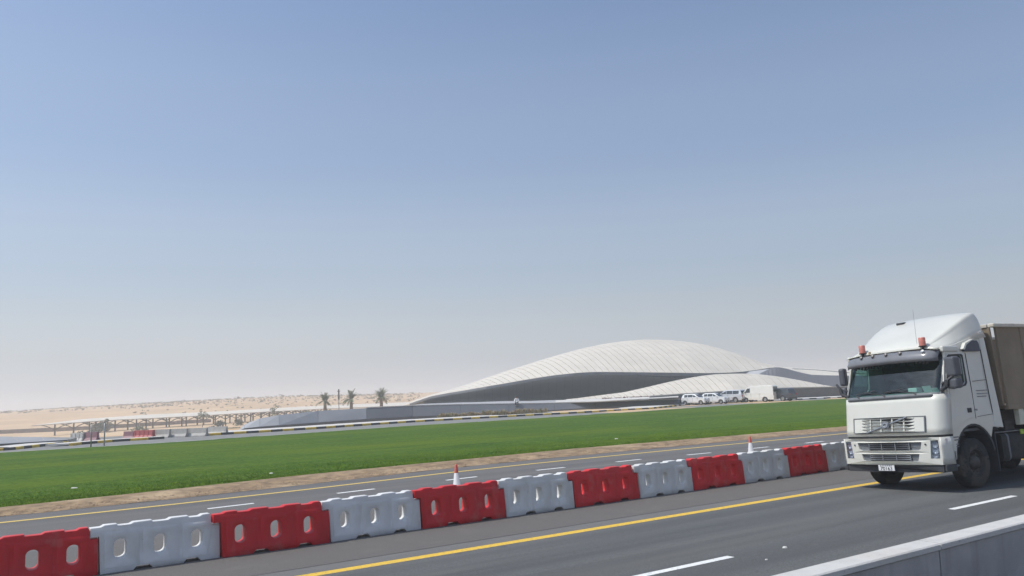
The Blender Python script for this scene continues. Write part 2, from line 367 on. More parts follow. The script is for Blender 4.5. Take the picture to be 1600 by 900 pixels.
for a, b in zip(joints, joints[1:]):
    s_ = MB(); prof = [(DP-.19, -.1), (DP+.16, -.1), (DP+.10, .40), (DP+.0, .785), (DP-.012, .8), (DP-.20, .8), (DP-.215, .785)]
    n = len(prof); vs = [S(a+.012, d, z) for d, z in prof]+[S(b-.012, d, z) for d, z in prof]
    s_.add(vs, [tuple(range(n)), tuple(range(n, 2*n))[::-1]]+[(i, (i+1) % n, n+(i+1) % n, n+i) for i in range(n)])
    s_.build('parapet_segment', PARC, par)
    c = MB(); prof = [(DP+.015, .803), (DP+.015, .85), (DP-.0, .862), (DP-.225, .862), (DP-.24, .85), (DP-.24, .803)]
    n = len(prof); vs = [S(a+.008, d, z) for d, z in prof]+[S(b-.008, d, z) for d, z in prof]
    c.add(vs, [tuple(range(n)), tuple(range(n, 2*n))[::-1]]+[(i, (i+1) % n, n+(i+1) % n, n+i) for i in range(n)])
    c.build('coping', PCOP, par)

# ------------------------------------------------------------------ plastic water-filled barriers
def plastic(name, col, dirt):
    m = mat(name, col, .5, .06, 2.2, .12, bscale=25, spec=.35)
    layer(m, dirt, 1.7, .48, .8, .5, rand=True); layer(m, dirt, 9, .6, .8, .45, (1, 1, .25, 0), rand=True)
    layer(m, tuple(x*.35 for x in dirt), 7, .70, .76, .6, (1, 1, 3.2, 0), rand=True); layer(m, (.42, .36, .28), 3, .58, .85, .35, (1, 1, .8, 0), rand=True); return m
REDP = plastic('red_plastic', (.57, .020, .024), (.33, .05, .05))
REDP2 = plastic('red_plastic_faded', (.62, .026, .03), (.36, .06, .055))
WHP = plastic('white_plastic', (.66, .66, .655), (.42, .41, .38))
WHP2 = plastic('white_plastic_dull', (.63, .63, .615), (.44, .42, .37))
BLN = 1.845
def thick(z): return .15-.062*(z/.8)
def make_barrier_mesh(holes=True):
    L = BLN; top = .775; hi = .803
    humps = [(.10, .20), (.33, .48), (.635, .785), (.905, .968)]
    out = [(0.02, 0), (.27*L, 0), (.295*L, .06), (.40*L, .06), (.425*L, 0), (.68*L, 0), (.705*L, .06), (.80*L, .06), (.825*L, 0), (L-.015, 0), (L-.015, .60), (L-.15, .60), (L-.15, .775)]
    tp = []
    for a, b in humps: tp += [(a*L-.16, top), (a*L-.11, hi), (b*L-.16+.05, hi), (b*L-.12, top)]
    tp = [(-.125, top)]+tp[:-1]
    tp = [p for p in tp if p[0] < L-.15]
    out += tp[::-1]
    out += [(-.125, .625), (.0, .625)]
    hs = [rrect(x*L, .385, .19, .33, .09, 5)[::-1] for x in (.165, .485, .795)]
    b = MB(); b.poly(out, hs, lambda x, z: -thick(z), lambda x, z: thick(z))
    # raised panels with a rounded recess round every hole, both sides
    for i, (x0, x1) in enumerate(((.04, .315), (.345, .64), (.67, .93))):
        p = [(x0*L, .05), (x0*L+.02, .045), (x1*L-.02, .045), (x1*L, .07), (x1*L, .64), (x1*L-.03, .68), (x0*L+.03, .68), (x0*L, .65)]
        if i == 2: p[2] = (x1*L-.10, .045); p[3] = (x1*L-.085, .08); p[4] = (x1*L+.0, .60)
        nx = [(c+.012) for c, _ in p]
        notch = [(.27, .425), (.68, .825)]
        q = []
        lo = .085
        p = [(x, max(z, lo)) for x, z in p]
        hh = rrect((.165, .485, .795)[i]*L, .385, .235, .375, .11, 5)[::-1]
        for sg in (-1, 1):
            b.poly(p, [hh], lambda x, z, sg=sg: sg*(thick(z)-.002), lambda x, z, sg=sg: sg*(thick(z)+.005))
    me = b.build('barrier_body', None, None)
    me.modifiers.clear()
    bv = me.modifiers.new('b', 'BEVEL'); bv.width = .006; bv.segments = 2; bv.limit_method = 'ANGLE'; bv.angle_limit = R(35)
    dg = bpy.context.evaluated_depsgraph_get(); dat = bpy.data.meshes.new_from_object(me.evaluated_get(dg)); bpy.data.objects.remove(me)
    dat.polygons.foreach_set('use_smooth', [True]*len(dat.polygons)); dat.set_sharp_from_angle(angle=R(50))
    return dat
bar0 = make_barrier_mesh()
bmesh_by = {}
def barrier_mesh(m):
    if m.name not in bmesh_by:
        d = bar0.copy(); d.name = 'water_barrier'; d.materials.clear(); d.materials.append(m); bmesh_by[m.name] = d
    return bmesh_by[m.name]
jb = [(-62, 928), (151, 898.5), (347, 873.5), (516, 848), (660, 827), (789.5, 808), (896.5, 792.8), (997.7, 778), (1087, 766.8), (1170, 755.5), (1244.6, 745.5), (1313, 737)]
ss = [SD(G(px, py, .012))[0] for px, py in jb]
labs = ['red plastic road barrier cut off by the left edge of the frame', 'widest white plastic road barrier, between the leftmost two red ones',
        'red plastic road barrier second from the left, left of the cone', 'white plastic road barrier just left of the one in front of the first cone',
        'red plastic road barrier standing in front of the first traffic cone', 'white plastic road barrier just right of the red one in front of the first cone',
        'red plastic road barrier at the middle of the row, below the curved roof', 'white plastic road barrier third from the truck, with three lit slots',
        'red plastic road barrier just left of the white one in front of the second cone', 'white plastic road barrier in front of the second, farther traffic cone',
        'red plastic road barrier nearest the left side of the truck', 'white plastic road barrier half hidden behind the truck front']
mm = [REDP, WHP, REDP, WHP, REDP, WHP2, REDP2, WHP2, REDP2, WHP2, REDP2, WHP2]
# one unit length throughout; small gaps as they stand
rb = random.Random(5)
tot = (ss[-1]-ss[1])/(len(ss)-2)
for i in range(15):
    if i < len(ss)-1: s0 = ss[i]+.03; s1 = ss[i+1]+.03
    else: s0 = ss[-1]+tot*(i-len(ss)+1); s1 = s0+tot
    red = i % 2 == 0
    m = mm[i] if i < 12 else (REDP2 if red else WHP2)
    o = bpy.data.objects.new('water_barrier', barrier_mesh(m)); COL.objects.link(o)
    o.location = S(s0, 14.31+rb.uniform(-.035, .035), .0045); o.rotation_euler = (0, 0, pi/2-HD+rb.uniform(-.016, .016))
    o.scale = ((s1-s0)/BLN, 1, interp(i, [(0, .885), (2, .90), (5, .945), (7, .94), (14, .92)])+rb.uniform(-.006, .006))
    tag(o, labs[i] if i < 12 else ('red' if red else 'white')+' plastic road barrier hidden behind the truck cab' + ('', ', between two others', ', farthest along the row')[i-12], 'barrier', 'red and white plastic barriers along the median')
# ------------------------------------------------------------------ traffic cones
CRED = mat('cone_red', (.60, .10, .07), .6, .1, 6); CWH = mat('cone_sleeve', (.50, .50, .52), .5, .05, 9)
CWH = layer(CWH, (.5, .48, .46), 12, .6, .8, .5)
def cone(p, h, lab, tilt=0):
    r = empty('traffic_cone', p, .5, lab, 'traffic cone', 'cones on the far road'); r.rotation_euler = (tilt, -tilt*.5, .5)
    MB().box((-.15, -.15, 0), (.15, .15, .035)).build('cone_base', CRED, r, bevel=.01)
    MB().lathe([(.12, .035), (.115, .05), (.105, .13)], 20).build('cone_foot', CRED, r, smooth_=True)
    MB().lathe([(.106, .12), (.104, .12), (.058, .52*h/.75), (.056, .52*h/.75)], 20).build('cone_sleeve', CWH, r, smooth_=True)
    MB().lathe([(.055, .51*h/.75), (.032, h-.012), (.026, h), (.0, h+.002)], 20).build('cone_tip', CRED, r, smooth_=True)
cone(G(714, 768.5), .71, 'orange and white traffic cone behind the fifth barrier, nearer of the two cones', .02)
cone(G(1174, 713.5), .69, 'orange and white traffic cone farther right, behind a white barrier near the truck', -.01)

# ------------------------------------------------------------------ thin posts at the far side of the lawn
STEEL = mat('galvanised_steel', (.30, .31, .32), .5, .15, 8, metal=.5)
DARKST = mat('dark_steel', (.05, .05, .052), .6, .2, 6)
for (x, yb, yt, lab) in ((142, 700.2, 662.5, 'left one of two thin grey steel posts at the far lawn edge'), (162.8, 697.4, 661.2, 'right one of two thin grey steel posts at the far lawn edge')):
    p = G(x, yb, 0); hgt = (yb-yt)/FPX*p.y/ fwd.y
    e = empty('sign_post', p, 0, lab, 'post', 'posts at the far lawn edge')
    MB().tube((0, 0, 0), (0, 0, hgt), .045, .04, 10).build('pole', STEEL, e, smooth_=True)
    MB().lathe([(.0, hgt+.03), (.05, hgt+.025), (.05, hgt-.03)], 10).build('pole_cap', DARKST, e)
    MB().box((-.12, -.12, 0), (.12, .12, .03)).build('base_plate', STEEL, e)

# ------------------------------------------------------------------ access road, kerbs, pavements
strip('access_road', lambda s: interp(s, far_g)-1.0, lambda s: 86 if s < 12 else (86-10*smooth((s-12)/6)), -80, 300, -.02, ASPH4, n=160)
# pale concrete edging between lawn and access road
for a in range(-60, 200, 4):
    vs, fs = grid(lambda u, v: S(a+.03+3.94*u, interp(a+4*u, far_g)+.35*v, .035), 1, 1)
    o = mesh('edging_stone', vs, fs, CONC); k = o.modifiers.new('s', 'SOLIDIFY'); k.thickness = .08; k.offset = -1; o['_edge'] = 1
edge = empty('lawn_edging', (0, 0, 0)); edge['kind'] = 'structure'
for o in list(bpy.data.objects):
    if o.get('_edge'): del o['_edge']; o.parent = edge
KY = mat('kerb_yellow', (.62, .42, .05), .7, .15, 3); KB = mat('kerb_black', (.035, .036, .04), .7, .2, 3); KW = mat('kerb_white', (.55, .54, .52), .7, .1, 3)
def kerb_line(name, pts, bl, h=.19, w=.28, start=0, yk=(KY, KB), walk=None, label=None):
    """pts: world polyline of the kerb foot facing the road; blocks of length bl"""
    e = empty(name, (0, 0, 0)); e['kind'] = 'structure'
    segs = []; tot = 0
    for a, b in zip(pts, pts[1:]): l = (b-a).length; segs.append((tot, l, a, b)); tot += l
    def at(t):
        for t0, l, a, b in segs:
            if t <= t0+l+1e-6: return a+(b-a)*((t-t0)/l), (b-a).normalized()
        t0, l, a, b = segs[-1]; return b, (b-a).normalized()
    k = start; t = 0
    while t < tot-.3:
        t1 = min(t+bl, tot); p, d1 = at(t+.012); q, d2 = at(t1-.012)
        n1 = Vector((-d1.y, d1.x, 0)); n2 = Vector((-d2.y, d2.x, 0)); c = MB()
        z = .02*0
        prof = [(0, -.05), (0, h*.75), (.035, h), (w, h), (w, -.05)]
        vs = [p+n1*a+Vector((0, 0, z+b)) for a, b in prof]+[q+n2*a+Vector((0, 0, z+b)) for a, b in prof]; n = 5
        c.add(vs, [tuple(range(n))[::-1], tuple(range(n, 2*n))]+[(i, n+i, n+(i+1) % n, (i+1) % n) for i in range(n)])
        c.build('kerb_block', KW if (k % 2 == 0 and yk[0] is KY and p.x > 21) else yk[k % 2], e); k += 1; t = t1
    if walk:
        m = int(tot/1.5)+1
        def fn(u, v):
            p, d = at(tot*u); n = Vector((-d.y, d.x, 0)); ww = walk(u) if callable(walk) else walk
            return p+n*(w+.01+ww*v)+Vector((0, 0, h-.006))
        sheet('pavement_slab', fn, m, 1, PAVE, e, thick=.12)
    return e
def gp(l, z=0): return [G(x, y, z) for x, y in l]
k3 = gp([(325, 680.5), (345, 679.3), (420, 674.8), (500, 669.8), (572, 664.6), (640, 660), (760, 653.2), (900, 645.8), (1020, 638.8), (1066, 633.6), (1110, 630.8), (1160, 628.0), (1232, 625.3), (1317, 621.6), (1420, 616.5), (1600, 609)])
kerb_line('striped_kerb', k3, 1.08, h=.18, walk=lambda u: (4.6 if u < .26 else (1.5 if u < .44 else 5.0)))
kerb_line('striped_kerb', gp([(114, 696), (122, 694.8), (180, 690), (257, 685.3)]), 1.35, h=.17, walk=1.6)
kerb_line('striped_kerb', gp([(-160, 713), (-60, 707.5), (18, 703), (66, 697.5), (108, 693)]), 1.0, h=.17, walk=2.6, start=1)
# grey sloping plinth on the far left
pl = empty('grey_plinth', (0, 0, 0), 0, 'low grey sloping plinth with a dark edge on the far left beyond the lawn', 'plinth')
GREYC = layer(mat('grey_cladding', (.27, .275, .285), .6, .06, .6, .1), (.22, .22, .23), .25, .5, .8, .6)
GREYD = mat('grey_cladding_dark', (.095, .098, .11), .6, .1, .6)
a, b = G(-90, 704.5), G(105, 692.3)
c, d = G(-90, 681.0, .45), G(120, 683.5, .45)
n_ = 5
for i in range(n_):
    u0 = i/n_+.001; u1 = (i+1)/n_-.001
    f0 = a.lerp(b, u0); f1 = a.lerp(b, u1); g0 = c.lerp(d, u0); g1 = c.lerp(d, u1); up = Vector((0, 0, .26))
    mesh('plinth_slab', [f0+up, f1+up, g1, g0], [(0, 1, 2, 3)], GREYC, pl)
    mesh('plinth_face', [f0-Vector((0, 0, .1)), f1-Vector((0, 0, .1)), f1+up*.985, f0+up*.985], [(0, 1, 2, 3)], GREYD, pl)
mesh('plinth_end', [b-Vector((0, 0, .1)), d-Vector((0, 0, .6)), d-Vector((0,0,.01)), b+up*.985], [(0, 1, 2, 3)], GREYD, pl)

# ------------------------------------------------------------------ far barriers by the junction
def jersey(px0, px1, ybase, hh, m, name, lab, grp, rib=False):
    p = G(px0, ybase, -.02); q = G(px1, ybase-.045*(px1-px0)*.6, -.02); L = (q-p).length; a = atan2((q-p).y, (q-p).x)
    e = empty(name, p, a, lab, 'barrier', grp)
    c = MB(); prof = [(-.28, 0), (-.28, .1*hh), (-.13, .4*hh), (-.09, hh), (.09, hh), (.13, .4*hh), (.28, .1*hh), (.28, 0)]; n = 8
    vs = [(0.02, y, z) for y, z in prof]+[(L-.02, y, z) for y, z in prof]
    c.add(vs, [tuple(range(n))[::-1], tuple(range(n, 2*n))]+[(i, n+i, n+(i+1) % n, (i+1) % n) for i in range(n)]); c.build('barrier_body', m, e)
    if rib:
        k = int(L/.34)
        for i in range(k):
            x = .12+i*(L-.24)/max(1, k-1); c = MB(); vs = [(x+dx, y-.02 if y < 0 else y, z) for dx in (-.05, .05) for y, z in ((-.28, .1*hh), (-.15, .42*hh), (-.105, .93*hh), (0, .93*hh), (0, .1*hh))]
            c.add(vs, [(0, 1, 2, 3, 4), (9, 8, 7, 6, 5)]+[(i2, 5+i2, 5+(i2+1) % 5, (i2+1) % 5) for i2 in range(5)]); c.build('rib', m, e)
FR = mat('sun_faded_red_plastic', (.42, .10, .10), .6, .12, 2); FP = mat('purple_red_plastic', (.26, .13, .15), .6, .12, 2); FW = mat('old_white_plastic', (.52, .50, .47), .7, .12, 2)
gr_ = 'barriers by the side junction'
jersey(111, 132, 690.5, .72, FW, 'plastic_barrier', 'ribbed off white plastic barrier left of the dark red one at the junction', gr_, True)
jersey(133, 153.5, 689.8, .76, FP, 'plastic_barrier', 'dark red plastic barrier directly behind the two thin posts', gr_)
jersey(194, 210, 686.0, .64, FP, 'plastic_barrier', 'purple red plastic barrier, left half of the reddish pair by the kerb', gr_)
jersey(210.5, 241, 685.6, .70, FR, 'plastic_barrier', 'faded light red ribbed barrier, right of the purple red one', gr_, True)
for x0, x1, y, lab in ((242, 266, 684.2, 'leftmost grey concrete barrier, touching the faded red one'), (267, 293, 683.2, 'second grey concrete barrier right of the faded red one'), (294, 324, 682.2, 'third grey concrete barrier, just before the striped kerb begins'), (325.5, 355, 679.6, 'rightmost grey concrete barrier, standing behind the start of the long striped kerb')):
    jersey(x0, x1, y, .70, CONC, 'concrete_barrier', lab, gr_)

# ------------------------------------------------------------------ shade canopy of the car park (lower ground)
ROOFC = mat('canopy_roof', (.62, .57, .49), .7, .06, .3); POSTC = mat('canopy_steel', (.065, .05, .04), .7, .15, 2)
cn = empty('shade_canopy', (0, 0, 0), 0, 'long pale car park shade canopy on dark branching posts in front of the desert', 'canopy')
CPL = [(49, 664.8, 214), (163, 656.6, 226), (260, 652.0, 236), (300, 649.9, 240), (427, 642.4, 252), (512, 638.2, 262), (608, 634.4, 270), (660, 632.6, 272)]
def cpt(px): return D(px, interp(px, [(a, b) for a, b, c in CPL]), interp(px, [(a, c) for a, b, c in CPL]))
front = [cpt(a) for a, b, c in CPL]
for a, b in zip(front, front[1:]):
    n_ = max(1, int((b-a).length/14)); back = Vector((.25, 1, 0)).normalized()*17
    for i in range(n_):
        p = a.lerp(b, i/n_); q = a.lerp(b, (i+1)/n_-.002); up = Vector((0, 0, .95))
        mb = MB(); vs = [p, q, q+back+up, p+back+up]; vs += [v-Vector((0, 0, .22)) for v in vs]
        mb.add(vs, [(0, 1, 2, 3), (7, 6, 5, 4), (0, 4, 5, 1), (1, 5, 6, 2), (2, 6, 7, 3), (3, 7, 4, 0)]); mb.build('roof_panel', ROOFC, cn)
pxs = [72, 102, 137, 168, 202, 228, 254, 281, 308.5, 327, 343, 360, 374, 387, 400, 413, 426, 440, 455, 470]
for row, off in ((0, 3.0), (1, 13.0)):
    for i, px in enumerate(pxs):
        q_ = cpt(px+row*11); p = q_+Vector((.25, 1, 0)).normalized()*off; gz = tz(p.x, p.y)
        zt = q_.z-.2+off/17*.9; mb = MB(); mb.tube((p.x, p.y, gz-.1), (p.x, p.y, zt), .23, .2, 6)
        dirv = (front[2]-front[1]).normalized()
        for sg in (-1, 1):
            pts = []
            for t in (0, .35, .7, 1): pts.append(Vector((p.x, p.y, 0))+dirv*sg*(4.0*t)+Vector((0, 0, zt-1.5*(1-t)**1.6-.02)))
            mb.path(pts, .12, 5)
        mb.build('post', POSTC, cn)
# brown low wall behind the canopy, left
bw = MB()
BROWN = mat('brown_wall', (.17, .115, .09), .9, .25, .6)
pts = [D(x, 670, dd) for x, dd in ((-220, 238), (-60, 250), (0, 254), (80, 258), (160, 262), (330, 275))]
wl = empty('boundary_wall', (0, 0, 0), 0, 'long low brown boundary wall behind the car park canopy at the left', 'wall')
for a, b in zip(pts, pts[1:]):
    k = max(1, int((b-a).length/9))
    for i in range(k):
        p = a.lerp(b, i/k); q = a.lerp(b, (i+1)/k-.004); z0 = tz(p.x, p.y)-.4; hh_ = 1.25
        MB().add([p*1, q*1, q*1, p*1], []); mb = MB(); off = Vector((0, .3, 0))
        P_ = [Vector((v.x, v.y, z)) for v in (p, q, q+off, p+off) for z in (z0, tz(p.x, p.y)+hh_)]
        mb.add([P_[0], P_[2], P_[4], P_[6], P_[1], P_[3], P_[5], P_[7]], [(0, 3, 2, 1), (4, 5, 6, 7), (0, 1, 5, 4), (1, 2, 6, 5), (2, 3, 7, 6), (3, 0, 4, 7)])
        mb.build('wall_section', BROWN, wl)
# few parked vehicles / hedge in canopy shade read as one dark green hedge
LEAF = mat('dusty_foliage', (.15, .165, .10), .9, .4, 2, spec=.2); LEAFD = mat('dark_foliage', (.07, .09, .06), .9, .4, 2, spec=.2); DRY = mat('dry_foliage', (.22, .16, .085), .9, .35, 2, spec=.2)
BARK = mat('bark', (.16, .11, .075), .95, .3, 5, .6)
def leafcloud(mb, c, rx, ry, rz, n, sz, rgx):
    cl = [(Vector((rgx.gauss(0, .45), rgx.gauss(0, .45), rgx.gauss(0, .42))), rgx.uniform(.25, .5)) for _ in range(9)]
    for _ in range(n):
        k, rr = rgx.choice(cl); v = Vector((rgx.gauss(0, 1), rgx.gauss(0, 1), rgx.gauss(0, 1))).normalized()*rr*rgx.uniform(.6, 1)+k
        p = Vector((c[0]+v.x*rx, c[1]+v.y*ry, max(c[2]+v.z*rz, c[2]-rz))); a = Vector((rgx.gauss(0, 1), rgx.gauss(0, 1), rgx.gauss(0, 1))).normalized(); b = a.orthogonal().normalized(); s_ = sz*rgx.uniform(.6, 1.3)
        mb.add([p-a*s_, p+b*s_*.5, p+a*s_, p-b*s_*.5], [(0, 1, 2, 3)])
def small_tree(p, h, w, m, lab, grp, seed, cat='tree', trunk=True):
    rgx = random.Random(seed); e = empty('tree' if trunk else 'bush', p, 0, lab, cat, grp); mb = MB()
    if trunk:
        mb.path([Vector((0, 0, -.2)), Vector((.05*h, 0, h*.3)), Vector((.0, .03*h, h*.55))], .045*h*.5, 6)
        for _ in range(6):
            t = rgx.uniform(0, 6.28); mb.tube((.03*h, 0, h*.35), (w*.35*cos(t), w*.35*sin(t), h*.75), .016*h, .006*h, 5)
        mb.build('trunk', BARK, e)
    mb = MB(); leafcloud(mb, (0, 0, h*.66 if trunk else h*.45), w*.62, w*.62, h*.42 if trunk else h*.5, 420 if trunk else 260, .075*w, rgx); mb.build('crown', m, e)
def at_dist(px, py, dist):    # ground contact seen at (px,py)-ish, stood on the terrain at that distance
    p = D(px, py, dist); return Vector((p.x, p.y, tz(p.x, p.y)))
small_tree(at_dist(316, 660, 215), 4.3, 2.2, LEAF, 'thin dusty tree left of the branching posts, in front of the canopy roof', 'trees by the canopy', 1)
small_tree(at_dist(430, 650, 225), 4.3, 2.4, LEAF, 'dusty tree rising above the canopy roof beside the grey wall end', 'trees by the canopy', 2)
small_tree(at_dist(342, 662, 200), 2.2, 3.4, LEAFD, 'round dark green bush under the canopy left of the grey wall', 'trees by the canopy', 3, 'bush', False)
small_tree(at_dist(374, 658, 215), 2.0, 3.4, LEAFD, 'broad dark bush under the canopy, close to the grey wall end', 'trees by the canopy', 4, 'bush', False)
small_tree(at_dist(476, 643, 235), 2.3, 4.4, LEAF, 'low grey green bush showing just above the grey wall', 'trees by the canopy', 5, 'bush', False)
for i, (px, w_, h_) in enumerate(((150, 4.5, 2.6), (157, 4.5, 2.9), (163, 4, 2.7))):
    small_tree(at_dist(px, 672, 222), h_, w_, LEAFD, ('dark green bush under the canopy, left one of three close together', 'dark green bush under the canopy, tallest middle one of three', 'dark green bush under the canopy, right one of three close together')[i], 'three bushes under the canopy', 20+i, 'bush', False)
small_tree(at_dist(218, 668, 190), 2.2, 3.4, LEAF, 'small green bush on the sand above the faded red barrier', 'trees by the canopy', 31, 'bush', False)
small_tree(at_dist(128, 676, 180), 2.0, 2.4, LEAFD, 'small dark bush above the dark red barrier at the left', 'trees by the canopy', 33, 'bush', False)
# low green scrub in front of the canopy
mb = MB(); r5 = random.Random(9)
for _ in range(620):
    px = r5.uniform(230, 372); p = at_dist(px, 665, r5.uniform(125, 195)); k = r5.uniform(.15, .5)
    for _ in range(14):
        q = p+Vector((r5.gauss(0, .5), r5.gauss(0, .5), 0)); t = r5.uniform(0, 3.14); mb.add([q-Vector((cos(t)*.12, sin(t)*.12, 0)), q+Vector((cos(t)*.12, sin(t)*.12, 0)), q+Vector((r5.gauss(0, .1), 0, k))], [(0, 1, 2)])
tag(mb.build('scrub', mat('scrub_foliage', (.20, .20, .11), .9, .3, 1)), 'low dusty green scrub on the sand in front of the canopy', 'scrub', kind='stuff')

# ------------------------------------------------------------------ desert shrubs, each one its own
pm = []
for sd in range(5):
    rgx = random.Random(50+sd); b = MB(); leafcloud(b, (0, 0, .45), .95, .95, .55, 46, .28, rgx); me = b.build('desert_shrub', mat('shrub_foliage', (.21, .175, .115), .95, .35, .8, spec=.1)); pm.append(me.data); bpy.data.objects.remove(me)
r6 = random.Random(12); cnt = 0
while cnt < 285:
    px = r6.uniform(-20, 655); dist = r6.triangular(300, 575, 500); p = D(px, 640, dist); z = tz(p.x, p.y)
    if noise.noise(Vector((p.x*.012, p.y*.012, 9))) < -.12 and r6.random() < .8: continue
    if px < 200 and dist < 400: continue
    o = bpy.data.objects.new('desert_shrub', pm[cnt % 5]); COL.objects.link(o); k = r6.uniform(.38, .95)*(1.5 if r6.random() < .12 else 1)
    o.location = (p.x, p.y, z-.1); o.scale = (k*1.25, k*1.25, k*.95); o.rotation_euler = (0, 0, r6.uniform(0, 6.28))
    tag(o, 'small dark desert shrub dotted over the distant sand ridge', 'shrub', 'shrubs dotted over the sand ridge'); cnt += 1

mb = MB()
for _ in range(1500):      # the many more, too small to tell apart
    px = r6.uniform(-30, 660); dist = r6.triangular(310, 585, 520); p = D(px, 640, dist)
    if noise.noise(Vector((p.x*.014, p.y*.014, 4))) < -.05 and r6.random() < .75: continue
    if px < 220 and dist < 400: continue
    z = tz(p.x, p.y)
    for _ in range(5):
        q = Vector((p.x+r6.gauss(0, .35), p.y+r6.gauss(0, .35), z+r6.uniform(.0, .35))); t = r6.uniform(0, 3.14); k = r6.uniform(.2, .45)
        mb.add([q+Vector((cos(t)*k, sin(t)*k, 0)), q-Vector((cos(t)*k, sin(t)*k, 0)), q+Vector((0, 0, k*1.1))], [(0, 1, 2)])
tag(mb.build('desert_scrub', MATS['shrub_foliage']), 'tiny dark tufts of scrub thickly dotted over the distant sand ridge', 'scrub', kind='stuff')

# ------------------------------------------------------------------ date palms and mast behind the grey wall
FRD = mat('palm_frond', (.12, .145, .085), .8, .35, 1.5, spec=.3)
def palm(p, h, cw, lab, seed):
    rgx = random.Random(seed); e = empty('palm_tree', p, rgx.uniform(0, 6), lab, 'palm tree', 'young date palms behind the grey wall')
    tb = MB(); prof = []
    for i in range(15): t = i/14; prof.append((.34*(1.15-.3*t)*(1.12 if i % 2 else .95), h*.52*t-.3))
    tb.lathe(prof, 10).build('trunk', BARK, e)
    cb = MB()
    for i in range(38):
        az = rgx.uniform(0, 6.28); el = rgx.uniform(-.25, 1.45) ; L = cw*.5*rgx.uniform(.85, 1.15); p0 = Vector((0, 0, h*.5)); d = Vector((cos(az)*cos(el), sin(az)*cos(el), sin(el))); pts = [p0]
        for k in range(7): pts.append(pts[-1]+d*L/6); d = (d+Vector((0, 0, -.17))).normalized()
        side = Vector((-sin(az), cos(az), 0))
        for k in range(1, 7):
            a, b = pts[k-1], pts[k]; m_ = (b-a)
            for q in range(3):
                c = a+m_*(q/3); ll = L*.26*(1-.65*((k-1+q/3)/6))
                for sg in (-1, 1):
                    tip = c+side*sg*ll+m_*.9+Vector((0, 0, .12*ll-.05)); cb.add([c, c+m_*.35, tip], [(0, 1, 2)])
            cb.add([a-side*.03, a+side*.03, b+side*.02, b-side*.02], [(0, 1, 2, 3)])
    cb.build('crown', FRD, e)
for (px, yb, yt, w_, lab, sd) in ((508, 641, 615.5, 23, 'smallest young date palm, leftmost of the three behind the grey wall', 2), (549, 638.5, 610.5, 25, 'middle young date palm, just right of the thin mast', 5), (596, 636.5, 608.5, 25, 'rightmost young date palm, nearest the white curved building', 8)):
    dist = 185; p = D(px, yb, dist); h_ = (yb-yt)/FPX*dist; palm(p, h_*1.08, w_/FPX*dist*1.3, lab, sd)
p = D(529.6, 641, 185); e = empty('lamp_mast', p, 0, 'thin dark mast standing between the left and middle palm', 'mast')
MB().tube((0, 0, 0), (0, 0, 2.4), .10, .09, 8).build('pole', STEEL, e); MB().tube((0, 0, 2.4), (0, 0, 4.75), .19, .17, 8).build('lamp_head', DARKST, e); MB().box((-.3, -.1, 4.2), (.3, .1, 4.35)).build('bracket', DARKST, e)

# ------------------------------------------------------------------ grey clad wall in front of the building
def P2(px, py, base_px, base_py, back=.0):  # point on the vertical plane through a foot point on the ground
    f = G(base_px, base_py); return D(px, py, f.y+back)
wall = empty('grey_clad_wall', (0, 0, 0), 0, 'long grey panelled retaining wall sloping down to a point on the left, below the palms', 'wall')
top = [(374, 671.5), (385, 660.0), (406, 653.7), (440, 647.8), (501, 641.6), (572.6, 637.6), (640, 634.4), (705, 632.6), (802, 631.2), (866, 630.1), (930, 628.6), (1090, 623.0)]
mid = [(374, 672.5), (385, 668.4), (427.5, 665.2), (493, 660.4), (572.6, 654.8), (640, 651.0), (705, 648.4), (802, 643.5), (866, 640.6), (930, 637.0), (1090, 631.5)]
base = [(374, 674.3), (427.5, 671.2), (493, 665.8), (572.6, 659.8), (640, 655.4), (705, 651.8), (802, 646.6), (866, 643.0), (930, 639.4), (1090, 632.8)]
js = [374, 382, 406, 436, 497, 572.6, 645, 720, 795, 866, 930, 1000, 1062]
def wp(px, k):
    bb = G(px, interp(px, base)); 
    if k == 0: return bb
    yb = interp(px, base)
    if k == 1: return D(px, interp(px, mid), bb.y+.05)
    if k == 2: return D(px, interp(px, mid)-.25, bb.y+.22)
    if k == 3: return D(px, interp(px, top), bb.y+1.5)
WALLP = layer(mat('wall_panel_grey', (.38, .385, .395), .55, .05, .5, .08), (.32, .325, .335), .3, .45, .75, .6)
WALLR = layer(mat('wall_panel_shaded', (.135, .14, .155), .6, .05, .5, .08), (.11, .113, .125), .3, .45, .75, .6)  # same grey panels, with the shade of the turned face put into the colour
WALLD = mat('wall_plinth_dark', (.12, .123, .135), .6, .08, .5)
